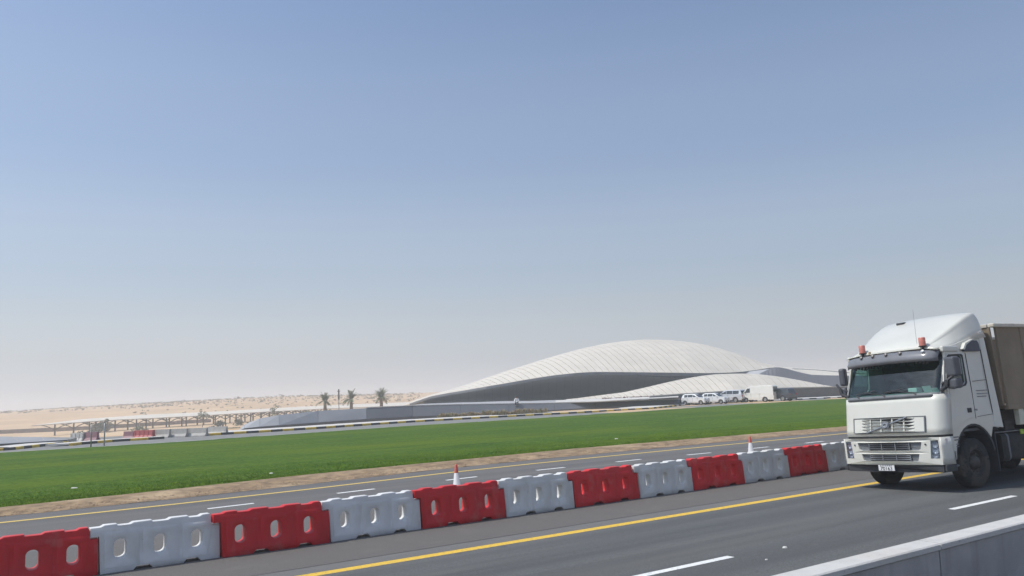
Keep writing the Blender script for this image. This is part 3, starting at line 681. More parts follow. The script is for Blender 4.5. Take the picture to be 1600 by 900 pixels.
for i, (a, b) in enumerate(zip(js, js[1:])):
    g_ = .22 if b < 1061 else 0
    a2 = a+g_; b2 = b-g_
    A = [wp(a2, k) for k in range(4)]; B = [wp(b2, k) for k in range(4)]
    inn = Vector((0, .35, 0))
    mb = MB(); mb.add([A[2], B[2], B[3], A[3], A[2]+inn, B[2]+inn, B[3]+inn, A[3]+inn], [(0, 1, 2, 3), (7, 6, 5, 4), (0, 4, 5, 1), (1, 5, 6, 2), (2, 6, 7, 3), (3, 7, 4, 0)])
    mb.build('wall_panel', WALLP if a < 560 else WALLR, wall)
    mb = MB(); dn = Vector((0, 0, -.2)); mb.add([A[0]+dn, B[0]+dn, B[1], A[1], A[0]+dn+inn, B[0]+dn+inn, B[1]+inn, A[1]+inn], [(0, 1, 2, 3), (7, 6, 5, 4), (0, 4, 5, 1), (1, 5, 6, 2), (2, 6, 7, 3), (3, 7, 4, 0)])
    mb.build('plinth_panel', WALLD, wall)
    c0 = A[3]+Vector((0, -.03, 0)); c1 = B[3]+Vector((0, -.03, 0)); u = Vector((0, 0, .10)); bk = Vector((0, .62, 0))
    mb = MB(); mb.add([c0, c1, c1+bk, c0+bk, c0+u, c1+u, c1+u+bk, c0+u+bk], [(0, 3, 2, 1), (4, 5, 6, 7), (0, 1, 5, 4), (1, 2, 6, 5), (2, 3, 7, 6), (3, 0, 4, 7)])
    if a >= 572: mb.build('coping', CONCW, wall)
# dark backing behind the joints
vs = []; 
for px in js[1:]: q = wp(px, 2)+Vector((0, .2, -.6)); r_ = wp(px, 3)+Vector((0, .2, -.05)); vs += [q, r_]
mesh('backing', vs, [(2*i, 2*i+2, 2*i+3, 2*i+1) for i in range(len(js)-2)], DARKST, wall)
# deck behind the wall that carries the building
pts = [(600, None)]+[(x, 1) for x in (640, 705, 802, 866, 930, 1090)]
fr = [wp(px, 3)+Vector((0, .6, -.03)) for px in (610, 640, 705, 802, 866, 930, 1010, 1058)]
fr += [D(1150, 606, 122), D(1290, 604, 136), D(1480, 600, 160)]
for v in fr[-3:]: v.z = .75
vs = fr+[Vector((v.x*2.1+10, v.y*1.9+30, 1.0)) for v in fr]; n = len(fr)
o = mesh('paved_deck', vs, [(i, i+1, n+i+1, n+i) for i in range(n-1)], mat('deck_paving', (.36, .36, .37), .8, .08, .6)); o['kind'] = 'structure'
# second, taller wall on the right behind the cars
w2 = empty('dark_clad_wall', (0, 0, 0), 0, 'darker grey wall with pale coping behind the parked vehicles on the right', 'wall')
t2 = [(1015, 620.0), (1066, 616.4), (1140, 611.8), (1210, 607.3), (1317, 605.0), (1480, 601), (1600, 598)]; b2_ = [(1015, 629), (1066, 627.5), (1140, 625.5), (1230, 622), (1317, 618.2), (1480, 611.5), (1600, 607)]
xs = [1015, 1040, 1066, 1090, 1115, 1140, 1175, 1210, 1230, 1250, 1272, 1294, 1317, 1350, 1400, 1480, 1600]
SW = MATS['grey_cladding_dark']
SPK = layer(mat('speckled_dark_stone', (.10, .105, .12), .7, .1, 1), (.17, .175, .19), 3.5, .5, .7, .6)
def dist2(px): return interp(px, [(1015, 112), (1140, 118), (1317, 133), (1600, 150)])
for a, b in zip(xs, xs[1:]):
    q = [D(a+.1, interp(a, b2_)+2.5, dist2(a)), D(b-.1, interp(b, b2_)+2.5, dist2(b)), D(b-.1, interp(b, t2), dist2(b)), D(a+.1, interp(a, t2), dist2(a))]; inn = Vector((0, .4, 0))
    mb = MB(); mb.add(q+[v+inn for v in q], [(0, 1, 2, 3), (7, 6, 5, 4), (0, 4, 5, 1), (1, 5, 6, 2), (2, 6, 7, 3), (3, 7, 4, 0)]); mb.build('wall_panel', SPK, w2)
    u = Vector((0, 0, .14)); c0 = q[3]+Vector((0, -.05, .003)); c1 = q[2]+Vector((0, -.05, .003)); bk = Vector((0, .6, 0))
    mb = MB(); mb.add([c0, c1, c1+bk, c0+bk, c0+u, c1+u, c1+u+bk, c0+u+bk], [(0, 3, 2, 1), (4, 5, 6, 7), (0, 1, 5, 4), (1, 2, 6, 5), (2, 3, 7, 6), (3, 0, 4, 7)]); mb.build('coping', CONC, w2)
# dry plants at the foot of the grey wall, each its own
DR = [mat('straw_plant', (.47, .37, .20), .9, .3, 3), mat('olive_plant', (.33, .29, .16), .9, .3, 3), mat('rust_plant', (.44, .30, .15), .9, .3, 3)]
r7 = random.Random(4)
for i in range(46):
    px = 686+i*(852-686)/45+r7.uniform(-1, 1); yb = interp(px, base)+1.3; p = G(px, yb); h_ = r7.uniform(.35, .8)*(1.25 if i == 0 else 1)
    b = MB()
    for _ in range(34):
        t = r7.uniform(0, 6.28); rr = r7.uniform(.05, .32); q = Vector((r7.gauss(0, .10), r7.gauss(0, .10), 0)); tp = q+Vector((rr*cos(t), rr*sin(t), h_*r7.uniform(.5, 1))); w_ = Vector((-sin(t), cos(t), 0))*.022
        mdl = q.lerp(tp, .6)+Vector((0, 0, .08)); b.add([q-w_, q+w_, mdl+w_*1.6, mdl-w_*1.6, tp], [(0, 1, 2, 3), (3, 2, 4)])
    o = b.build('dry_plant', DR[i % 3 if r7.random() < .6 else 0]); o.location = (p.x, p.y, .02)
    tag(o, ['straw coloured dry plant in the row at the foot of the grey wall', 'leftmost and tallest dry straw plant at the foot of the grey wall'][i == 0], 'plant', 'dry plants along the foot of the grey wall')
bed = sheet('planting_bed', lambda u, v: G(672+190*u, interp(672+190*u, base)+.1+(interp(672+190*u, k3l := [(640, 658.5), (760, 651.8), (900, 644.4)])-interp(672+190*u, base))*v, .03), 20, 1, mat('dark_bed_soil', (.15, .145, .145), .9, .15, 1)); bed['kind'] = 'structure'
# ------------------------------------------------------------------ white dune-shaped building
bd = empty('curved_roof_building', (0, 0, 0), 0, 'large white dune shaped building with ribbed curved roof shells over dark grey recessed walls', 'building')
SHELL = layer(layer(mat('white_roof_cladding', (.64, .585, .50), .55, .05, .35, .1, bscale=6), (.54, .485, .405), .09, .45, .75, .5), (.69, .635, .55), .6, .5, .8, .5)
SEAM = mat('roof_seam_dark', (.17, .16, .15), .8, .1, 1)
RECESS = layer(layer(mat('grey_recess_cladding', (.27, .268, .272), .5, .06, .4, .05), (.33, .32, .305), .12, .4, .75, .6, (1, 1, .2, 0)), (.21, .21, .22), .05, .4, .7, .5)
FASC = mat('dark_fascia', (.15, .152, .165), .6, .1, .5)
def shell(eave, crest, yE, yC, xs, shear, mname, under=True, arch=1.75, gap=.10, nv=9, back=None, zlow=None, mt=None):
    """strips of roof cladding between measured eave and crest curves; eave at distance yE(x), crest at yC(x)"""
    def ex(x): return D(x, interp(x, eave), yE(x))
    def cx(x):
        xc = x-shear(x); return D(xc, interp(xc, crest), yC(xc))
    def pt(x, v):
        a = ex(x); c = cx(x); h = 1-(1-v)**arch; p = a.lerp(c, v); p.z = a.z+(c.z-a.z)*h
        p += (c-a).normalized().cross(Vector((0, 0, 1)))*0
        return p
    for a, b in zip(xs, xs[1:]):
        A = ex(a); B = ex(b); w = max(.2, (B-A).length); g_ = gap/w
        vs = []; fs = []
        for j in range(nv+1):
            v = j/nv
            P = pt(a, v).lerp(pt(b, v), g_*.5); Q = pt(a, v).lerp(pt(b, v), 1-g_*.5); vs += [P, Q]
        if back:
            for bkv in (.3, 1):
                P = cx(a).lerp(cx(b), g_*.5); Q = cx(a).lerp(cx(b), 1-g_*.5)
                for q in (P, Q): 
                    z = q.z+(1.0-q.z)*bkv**1.5; vs.append(Vector((q.x+back*.25*bkv, q.y+back*bkv, z)))
        n = len(vs)//2
        top = list(vs); lo = [v-Vector((0, 0, .35)) for v in vs]
        allv = top+lo; m = len(top)
        for j in range(n-1): fs.append((2*j, 2*j+1, 2*j+3, 2*j+2)); fs.append((m+2*j+2, m+2*j+3, m+2*j+1, m+2*j)); fs.append((2*j, 2*j+2, m+2*j+2, m+2*j)); fs.append((2*j+3, 2*j+1, m+2*j+1, m+2*j+3))
        fs.append((1, 0, m, m+1)); fs.append((2*n-2, 2*n-1, m+2*n-1, m+2*n-2))
        mesh(mname, allv, fs, mt or SHELL, bd, autos=30)
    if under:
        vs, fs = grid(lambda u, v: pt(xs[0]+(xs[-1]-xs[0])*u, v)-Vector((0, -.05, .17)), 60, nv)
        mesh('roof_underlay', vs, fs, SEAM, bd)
    return ex, pt
crest = [(628, 633.6), (650, 624.5), (674.6, 616.4), (700, 609.8), (730.6, 600.4), (757, 591.2), (786.6, 581), (818, 571.2), (849, 561.4), (880, 552.3), (911, 544), (942, 537.6), (973, 533.4), (1000, 531.6), (1020, 531.6), (1040, 532.2), (1063, 534.2), (1087, 537.6), (1118, 544.5), (1149, 553.8), (1180, 565), (1211, 572.3), (1240, 576), (1300, 582)]
eave = [(628, 634.4), (640, 630.4), (671.5, 619.6), (700, 613.9), (730.6, 609), (757, 604.2), (786.6, 599.4), (815, 594.3), (842.6, 589.7), (868, 586), (895, 583.1), (915, 581.6), (936, 581), (1000, 581.6), (1050, 582.2), (1099, 583), (1135, 582.3), (1158, 581.0), (1180, 578.3), (1200, 575.0), (1214, 573.6), (1300, 590)]
def yEm(x): return interp(x, [(628, 158), (760, 142), (900, 140), (1100, 152), (1215, 172)])
def yCm(x): return interp(x, [(628, 158.5), (680, 163), (760, 166), (900, 186), (1000, 200), (1100, 198), (1211, 185)])
def shm(x): return interp(x, [(628, 0), (680, 9), (760, 22), (850, 38), (930, 50), (1000, 66), (1060, 80), (1120, 86), (1160, 70), (1214, 8)])
xs = [632]; 
while xs[-1] < 1208: xs.append(xs[-1]+interp(xs[-1], [(632, 9.5), (1000, 10.8), (1210, 11)]))
exm, ptm = shell(eave, crest, yEm, yCm, xs, shm, 'roof_panel', back=70, gap=.16)
# dark recessed wall below the main eave, leaning inward to its foot
foot = [(628, 634.6), (660, 632.0), (720, 630.5), (800, 629.2), (870, 628.5), (950, 626), (1099, 618), (1200, 612)]
def yF(x): return yEm(x)+interp(x, [(628, .4), (700, 5), (900, 14), (1100, 10), (1214, 4)])
def rec(u, v):
    x = 629+585*u; a = exm(x)-Vector((0, -.3, .3)); b = D(x, interp(x, foot), yF(x)); b.z = min(b.z, 1.15) if x > 650 else b.z
    p = a.lerp(b, v); p.y += 3.2*sin(pi*v)*min(1, (a-b).length/9); return p
nrec = 46
for i in range(nrec):
    vs, fs = grid(lambda u, v: rec((i+.012+.976*u)/nrec, v), 1, 8)
    mesh('recess_panel', vs, fs, RECESS, bd, autos=40)
vs, fs = grid(lambda u, v: rec(u, v)+Vector((0, .35, 0)), 60, 6); mesh('recess_backing', vs, fs, FASC, bd)
# dark eave fascia, thicker to the right
def fasc(x): return interp(x, [(640, .18), (900, .2), (1000, .28), (1100, .38), (1200, .42)])
vs = []; xs_ = [640+i*8 for i in range(72)]
for x in xs_: p = exm(x)+Vector((0, -.12, -.02)); vs += [p-Vector((0, 0, .02)), p-Vector((0, 0, .2+fasc(x)))]
mesh('eave_fascia', vs, [(2*i, 2*i+1, 2*i+3, 2*i+2) for i in range(len(xs_)-1)], FASC, bd)
# dark arch at the foot, its colour standing in for the doorway's shadow
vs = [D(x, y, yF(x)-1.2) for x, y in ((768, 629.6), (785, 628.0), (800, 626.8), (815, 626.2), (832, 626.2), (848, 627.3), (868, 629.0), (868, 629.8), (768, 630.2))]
mb = MB(); n = len(vs); mb.add(vs+[v+Vector((0, 1.5, 0)) for v in vs], [tuple(range(n))]+[(i, n+i, n+(i+1) % n, (i+1) % n) for i in range(n)]); mb.build('entrance_shadow', mat('entrance_shade_dark', (.06, .065, .08), .15, .1, 1), bd)
# glazing wedge high in the recess
GLZ = mat('bluish_glazing', (.13, .145, .175), .2, .1, .4)
gt = [(965, 583.4), (1010, 584.2), (1060, 584.9), (1102, 586.0)]; gb = [(965, 584.4), (1010, 588.2), (1060, 591.5), (1080, 590.4), (1102, 586.6)]
px = 966
while px < 1100:
    vs = [D(px, interp(px, gt), yEm(px)-1.0+3), D(px, interp(px, gb), yEm(px)+1.5), D(px+4.2, interp(px+4.2, gb), yEm(px)+1.5), D(px+4.2, interp(px+4.2, gt), yEm(px)-1.0+3)]
    mb = MB(); mb.add(vs+[v+Vector((0, .3, 0)) for v in vs], [(0, 1, 2, 3), (7, 6, 5, 4), (0, 4, 5, 1), (2, 6, 7, 3), (0, 3, 7, 4), (1, 5, 6, 2)]); mb.build('window_pane', GLZ, bd); px += 4.7
# second, lower shell in front
c2 = [(880, 624.3), (900, 622.4), (937.5, 617.5), (975, 612.9), (1012, 604.6), (1042, 597.4), (1072, 591.2), (1102.5, 586.3), (1120, 584.7), (1140, 584), (1154, 583.7), (1175, 583.9), (1189, 584.9), (1216, 588.2), (1250.7, 594.3), (1278, 599.8), (1298, 603.8)]
e2 = [(880, 625.0), (900, 624), (940, 622.3), (990, 619.6), (1065, 615.9), (1125, 613.3), (1213, 607.6), (1298, 605.2)]
def yE2(x): return interp(x, [(880, 134), (1000, 124), (1150, 126), (1298, 142)])
def yC2(x): return interp(x, [(880, 134.3), (1000, 134), (1150, 142), (1250, 146), (1298, 142.3)])
def sh2(x): return interp(x, [(880, 0), (940, 5), (1000, 14), (1060, 24), (1120, 30), (1200, 32), (1270, 14), (1298, 0)])
xs = [884]
while xs[-1] < 1290: xs.append(xs[-1]+interp(xs[-1], [(884, 9.5), (1290, 12)]))
shell(e2, c2, yE2, yC2, xs, sh2, 'lower_roof_panel', gap=.10, arch=1.5, nv=6)
vs = []
for i in range(80): x = 884+i*5.2; q = D(x, interp(x, e2), yE2(x)); vs += [q-Vector((0, -.3, .1)), Vector((q.x, q.y+.4, .3))]
mesh('shell_foot', vs, [(2*i, 2*i+1, 2*i+3, 2*i+2) for i in range(79)], CONC, bd)
# light and dark bands on the right: ruled surfaces between measured curves
def band(name, m, up, dn, yu, yd, x0, x1, n=24, thick=.5):
    vs = []
    for i in range(n+1):
        x = x0+(x1-x0)*i/n; a = D(x, interp(x, up), yu); b = D(x, interp(x, dn), yd); vs += [a, b]
    k = len(vs); o_ = Vector((0, thick, 0)); vs += [v+o_ for v in vs]
    fs = [(2*i, 2*i+1, 2*i+3, 2*i+2) for i in range(n)]+[(k+2*i+2, k+2*i+3, k+2*i+1, k+2*i) for i in range(n)]+[(2*i, 2*i+2, k+2*i+2, k+2*i) for i in range(n)]+[(2*i+3, 2*i+1, k+2*i+1, k+2*i+3) for i in range(n)]
    mesh(name, vs, fs, m, bd, smooth_=False)
band('light_wall', mat('pale_wall', (.44, .44, .45), .6, .06, .4), [(1095, 583.8), (1158, 582.2), (1190, 578), (1215, 575)], [(1095, 590), (1215, 592)], 164, 160, 1095, 1213)
bump = [(1187, 584.6), (1192, 581.6), (1202.5, 576.4), (1209, 574.2), (1215, 573.5), (1222, 574.4), (1230, 576.4), (1250.7, 582), (1267, 585.4), (1290, 586.4), (1315, 586.8), (1420, 588), (1600, 590)]
band('dark_wing_wall', FASC if 0 else mat('wing_cladding', (.12, .12, .135), .5, .06, .5), bump, [(1187, 586), (1216, 592), (1298, 607), (1600, 600)], 156, 153, 1187, 1560, 60)
band('upper_roof_strip', SHELL, [(1232, 575.2), (1240, 576.9), (1262, 577.6), (1285, 579.2), (1315, 582.2), (1420, 590), (1600, 600)], [(1232, 577), (1250.7, 582.6), (1267, 586), (1315, 587.3), (1600, 606)], 176, 163, 1232, 1560, 30)
band('upper_eave_band', FASC, [(1239, 575.6), (1255, 576.3), (1285, 578.2), (1315, 581), (1420, 589)], [(1239, 576.4), (1255, 577.6), (1285, 580.2), (1315, 582.8), (1420, 591)], 178, 177.8, 1239, 1400, 20, .6)
band('rear_roof_strip', SHELL, [(1205, 572.6), (1240, 574.4), (1315, 579.6), (1420, 588)], [(1205, 575), (1240, 576.4), (1315, 582), (1420, 590)], 200, 180, 1205, 1420, 20, .6)
# grounds in front of the second shell: pale terrace with low reddish planting
tr = sheet('terrace_slab', lambda u, v: D(868+192*u, interp(868+192*u, [(868, 628.6), (930, 627.2), (1010, 622.6), (1080, 619.0)])*(1-v)+v*interp(868+192*u, [(868, 625.4), (930, 623), (990, 620), (1066, 616.8), (1080, 616.2)]), 108+14*v), 30, 1, PAVE, thick=.1); tr['kind'] = 'structure'
r8 = random.Random(77); RB = mat('reddish_shrub', (.16, .085, .07), .9, .3, 1)
for i in range(12):
    px = 945+i*11+r8.uniform(-3, 3); p = D(px, interp(px, [(940, 624.3), (1066, 618.4)]), 118)
    b = MB(); leafcloud(b, (0, 0, .12), 1.3, .6, .16, 60, .10, r8); o = b.build('low_shrub', RB); o.location = p
    tag(o, 'low reddish shrub in the planting strip at the foot of the lower white roof shell', 'shrub', 'reddish shrubs below the lower roof shell')

# ------------------------------------------------------------------ vehicles
PW = mat('white_car_paint', (.72, .73, .74), .3, .03, 2, coat=.5); PI = mat('ivory_van_paint', (.70, .70, .66), .35, .03, 2, coat=.4); PS = mat('silver_car_paint', (.55, .57, .60), .3, .04, 2, metal=.2, coat=.5); PK = mat('dark_car_paint', (.035, .038, .05), .25, .05, 2, coat=.5)
TY = mat('tyre_rubber', (.022, .022, .023), .85, .2, 20); RIM = mat('wheel_rim', (.38, .39, .40), .35, .08, 5, metal=.7); CGL = mat('car_glass', (.02, .025, .03), .06, .1, 1, spec=.8)
LAMP = mat('lamp_lens', (.55, .56, .58), .12, .05, 3, spec=.8); RLAMP = mat('red_lamp_lens', (.35, .01, .01), .2, .05, 3); BLKP = mat('black_plastic', (.025, .026, .028), .55, .15, 10)
def wheel(parent, x, y, r, w, name='wheel', rim=RIM, loc=None):
    e = empty(name, (x, y, r)); e.parent = parent
    if abs(y) < 1e-6: y = 1
    MB().lathe([(r*.62, -w/2), (r*.93, -w/2), (r, -w*.36), (r, w*.36), (r*.93, w/2), (r*.62, w/2)], 24, 'Y').build('tyre', TY, e, autos=50)
    sy = 1 if y > 0 else -1
    MB().lathe([(r*.63, sy*w*.42), (r*.56, sy*w*.48), (r*.50, sy*w*.30), (r*.2, sy*w*.34), (r*.15, sy*w*.44), (0, sy*w*.44)], 14, 'Y').build('rim', rim, e, autos=40)
    return e
def car(kind, loc, ang, paint, lab):
    K = dict(
      hatch=dict(L=3.6, W=1.6, H=1.52, r=.29, ax=(.62, 2.98), low=[(0, .25), (0, .62), (.06, .82), (.20, .90), (.95, 1.02), (3.42, 1.05), (3.57, .9), (3.6, .45), (3.5, .25)], top=[(.85, .98), (1.55, 1.44), (1.9, 1.52), (3.0, 1.50), (3.35, 1.40), (3.52, 1.02)], win=[(1.18, 1.76), (1.83, 2.55), (2.62, 3.1)]),
      sedan=dict(L=4.3, W=1.7, H=1.45, r=.3, ax=(.8, 3.4), low=[(0, .25), (0, .6), (.08, .76), (.5, .86), (1.2, .96), (3.7, 1.0), (4.22, .95), (4.3, .6), (4.25, .25)], top=[(1.1, .94), (1.85, 1.38), (2.2, 1.45), (3.0, 1.43), (3.85, .98)], win=[(1.42, 2.05), (2.12, 2.85), (2.9, 3.4)]),
      suv=dict(L=4.85, W=1.9, H=1.82, r=.39, ax=(.85, 3.75), low=[(0, .35), (0, .8), (.08, 1.0), (.3, 1.1), (1.3, 1.2), (4.7, 1.22), (4.82, 1.0), (4.85, .6), (4.75, .35)], top=[(1.15, 1.16), (1.85, 1.72), (2.2, 1.82), (4.2, 1.80), (4.5, 1.72), (4.75, 1.2)], win=[(1.55, 2.25), (2.32, 3.25), (3.32, 4.3)]),
      van=dict(L=4.8, W=1.85, H=2.25, r=.34, ax=(.75, 3.55), low=[(0, .3), (0, .75), (.05, .95), (.22, 1.18), (.42, 1.3), (4.74, 1.3), (4.8, 1.0), (4.8, .3)], top=[(.30, 1.25), (.95, 2.0), (1.25, 2.18), (1.6, 2.25), (4.55, 2.25), (4.72, 2.12), (4.78, 1.28)], win=[(.85, 1.45)]),
    )[kind]
    L, W_, H, r = K['L'], K['W'], K['H'], K['r']; e = empty(dict(hatch='hatchback_car', sedan='sedan_car', suv='parked_suv', van='panel_van')[kind], loc, ang, lab, 'van' if kind == 'van' else 'car', 'vehicles parked by the grey wall')
    # local: x from front 0 (pointing -x is forward)
    zlow = K['low'][0][1]; bot = []
    for ax in K['ax'][::-1]:
        rr = r*1.18; 
        for i in range(9):
            t = pi*i/8; xx = ax+rr*cos(t); zz = r+rr*sin(t)
            if zz > zlow: bot.append((xx, zz))
        
    low = K['low']; h1 = max(z for x, z in low)
    outline = low+bot
    body = MB(); body.poly([(x-L/2, z) for x, z in outline], [], lambda x, z: -(W_/2-.05*max(0, (z-.8))-.04*max(0, .5-z)-.05*max(0, abs(x)-L/2+.35)), lambda x, z: (W_/2-.05*max(0, (z-.8))-.04*max(0, .5-z)-.05*max(0, abs(x)-L/2+.35))); body.build('body', paint, e, bevel=.05)
    zb = min(z for x, z in K['top']); tw = lambda x, z: (W_/2-.06)-(.20 if kind != 'van' else .10)*(z-zb)/(H-zb)
    cab = MB(); cab.poly([(x-L/2, z) for x, z in K['top']][::-1]+[], [], lambda x, z: -tw(x, z), lambda x, z: tw(x, z)); cab.build('roof', paint, e, bevel=.05)
    # windscreens
    t0, t1 = K['top'][0], K['top'][1]
    def wind(p, q, nm, off):
        a = Vector((p[0]-L/2, 0, p[1])); b = Vector((q[0]-L/2, 0, q[1])); n = Vector((-(b.z-a.z), 0, (b.x-a.x))).normalized()
        if n.z < 0: n = -n
        vs = []
        for f_ in (.1, .92):
            c = a.lerp(b, f_)+n*off; w_ = tw(c.x, c.z)-.09; vs += [c+Vector((0, -w_, 0)), c+Vector((0, w_, 0))]
        mb = MB(); mb.add(vs+[v-n*.03 for v in vs], [(0, 1, 3, 2), (4, 6, 7, 5), (0, 4, 5, 1), (2, 3, 7, 6), (0, 2, 6, 4), (1, 5, 7, 3)]); mb.build(nm, CGL, e)
    wind(t0, t1, 'windscreen', .012); wind(K['top'][-1], K['top'][-2] if kind != 'sedan' else K['top'][-2], 'rear_window', .012)
    for sg in (-1, 1):
        for (x0, x1) in K['win']:
            za = zb+.07; zt = H-.13 if kind != 'van' else 2.0
            if kind == 'van': q = [(.62, 1.34), (1.42, 1.34), (1.42, 1.92), (1.02, 1.9)]
            else:
                def topz(x): return interp(x, K['top'])
                q = [(x0-.22 if x0 == K['win'][0][0] else x0, za), (x1, za), (x1, min(zt, topz(x1)-.1)), (x0, min(zt, topz(x0)-.1))]
            mb = MB(); mb.poly([(x-L/2, z) for x, z in q], [], lambda x, z: sg*(tw(x, z)-.02), lambda x, z: sg*(tw(x, z)+.012)); mb.build('side_window', CGL, e)
        MB().box((-L/2-.012, sg*(W_/2-.34)-.14, h1*.68), (-L/2+.14, sg*(W_/2-.34)+.2, h1*.68+.16)).build('headlight', LAMP, e, bevel=.03)
        MB().box((L/2-.12, sg*(W_/2-.15)-.09, h1*.68), (L/2+.012, sg*(W_/2-.15)+.1, h1*.68+.26)).build('tail_light', RLAMP, e, bevel=.03)
        mx_ = (K['win'][0][0] if kind != 'van' else .75)-L/2-.02; MB().box((mx_-.06, sg*(W_/2-.02), zb+.05), (mx_+.06, sg*(W_/2+.17), zb+.2)).build('wing_mirror', paint if kind != 'van' else BLKP, e, bevel=.03)
        for ax in K['ax']: wheel(e, ax-L/2, sg*(W_/2-.12), r, .2)
        mb = MB(); 
        for xx in ((1.8, 2.6) if kind != 'van' else (1.55, 2.75)): mb.box((xx-L/2, sg*(W_/2-.045), .45), (xx-L/2+.015, sg*(W_/2-.0), h1-.1))
        mb.build('door_seam', BLKP, e)
    MB().box((-L/2-.02, -.45, .28), (-L/2+.1, .45, .5)).build('grille', BLKP, e, bevel=.02)
    MB().box((L/2-.1, -W_/2+.1, .3), (L/2+.04, W_/2-.1, .5)).build('rear_bumper', BLKP if kind == 'suv' else paint, e, bevel=.03)
    MB().box((-L/2-.03, -.26, .34), (-L/2-.005, .26, .45)).build('number_plate', PW, e)
    return e
def put(px, py, kind, fdir, paint, lab):
    p = G(px, py, -.02); f = Vector(fdir).normalized(); ang = atan2(-f.y, -f.x); return car(kind, (p.x, p.y, -.018), ang, paint, lab)
put(1087, 632.6, 'hatch', (.76, -.65), PW, 'small white hatchback, leftmost parked vehicle, bonnet to the right')
put(1118, 631.2, 'hatch', (.76, -.65), PW, 'white hatchback half hidden behind the leftmost car, bonnet to the right')
put(1142.5, 629.4, 'suv', (-.66, .75), PS, 'silver white SUV with dark shaded rear between the hatchbacks and the van')
put(1187.5, 628.2, 'van', (-.76, .65), PI, 'ivory white high roofed panel van among the parked cars')
put(1216, 627.2, 'suv', (-.62, .78), PK, 'dark SUV, rightmost parked vehicle, just behind the van')

# ------------------------------------------------------------------ person by the grey wall
def skin_fig(name, joints, edges, m, parent, sub=1):
    me = bpy.data.meshes.new(name); me.from_pydata([j[0] for j in joints], edges, []); o = bpy.data.objects.new(name, me); COL.objects.link(o)
    sk = o.modifiers.new('skin', 'SKIN'); 
    for i, j in enumerate(joints):
        me.skin_vertices[0].data[i].radius = j[1] if isinstance(j[1], tuple) else (j[1], j[1])
    me.skin_vertices[0].data[0].use_root = True
    sb = o.modifiers.new('sub', 'SUBSURF'); sb.levels = sub; sb.render_levels = sub; me.materials.append(m)
    if parent: o.parent = parent
    return o
pw_ = wp(807.5, 3); pe = empty('person', (pw_.x, pw_.y+.10, pw_.z+.10), 0, 'person in a loose white top and dark trousers sitting on top of the grey wall', 'person')
SKN = mat('skin', (.28, .16, .10), .6, .08, 8); SHT = mat('white_shirt_cloth', (.78, .78, .78), .8, .04, 8); TRS = mat('dark_trousers_cloth', (.03, .03, .035), .85, .15, 8); HAR = mat('dark_hair', (.015, .013, .012), .6, .2, 30)
# seated: pelvis at the origin, thighs forward (-y, towards the road), shins hanging down the sloping wall face, hands on the thighs
J = [((0, 0, .11), (.15, .11)), ((0, .0, .33), (.14, .10)), ((0, -.05, .54), (.16, .10)), ((0, -.08, .63), .052), ((0, -.11, .74), (.075, .09)), ((0, -.12, .83), (.068, .08)),
     ((-.19, -.05, .53), .055), ((-.27, -.10, .28), .043), ((-.17, -.30, .20), .033), ((-.14, -.37, .19), (.035, .018)), ((.19, -.05, .53), .055), ((.27, -.12, .28), .043), ((.18, -.32, .20), .033), ((.15, -.39, .19), (.035, .018)),
     ((-.11, -.06, .10), .085), ((-.14, -.46, .09), .06), ((-.13, -.55, -.34), .042), ((-.14, -.68, -.37), .032), ((.11, -.06, .10), .085), ((.15, -.45, .10), .06), ((.15, -.50, -.34), .042), ((.16, -.62, -.38), .032)]
Ed = [(0, 1), (1, 2), (2, 3), (3, 4), (4, 5), (2, 6), (6, 7), (7, 8), (8, 9), (2, 10), (10, 11), (11, 12), (12, 13), (0, 14), (14, 15), (15, 16), (16, 17), (0, 18), (18, 19), (19, 20), (20, 21)]
skin_fig('body', J, Ed, SKN, pe, 2)
sh_ = [((0, 0, .04), (.20, .16)), ((0, 0, .24), (.18, .13)), ((0, -.04, .42), (.175, .125)), ((0, -.06, .56), (.14, .10)), ((-.21, -.05, .52), .08), ((-.285, -.10, .29), .068), ((-.21, -.24, .215), .055), ((.21, -.05, .52), .08), ((.285, -.12, .29), .068), ((.22, -.26, .215), .055), ((0, -.22, .12), (.20, .07))]
skin_fig('shirt', sh_, [(0, 1), (1, 2), (2, 3), (3, 4), (4, 5), (5, 6), (3, 7), (7, 8), (8, 9), (0, 10)], SHT, pe, 2)
skin_fig('trousers', [((0, 0, .08), (.17, .12)), ((-.11, -.10, .10), .105), ((-.14, -.46, .09), .082), ((-.13, -.54, -.28), .064), ((.11, -.10, .10), .105), ((.15, -.45, .10), .082), ((.15, -.50, -.28), .064)], [(0, 1), (1, 2), (2, 3), (0, 4), (4, 5), (5, 6)], TRS, pe, 2)
hb = MB(); hb.lathe([(.0, .905), (.05, .90), (.085, .87), (.095, .81), (.088, .77)], 12, 'Z', (0, -.10, 0)); hb.build('hair', HAR, pe, smooth_=True)
fc = MB(); fc.lathe([(0, .012), (.012, 0), (.016, -.02), (0, -.025)], 6, 'Z', (0, -.212, .755)); fc.build('nose', SKN, pe)
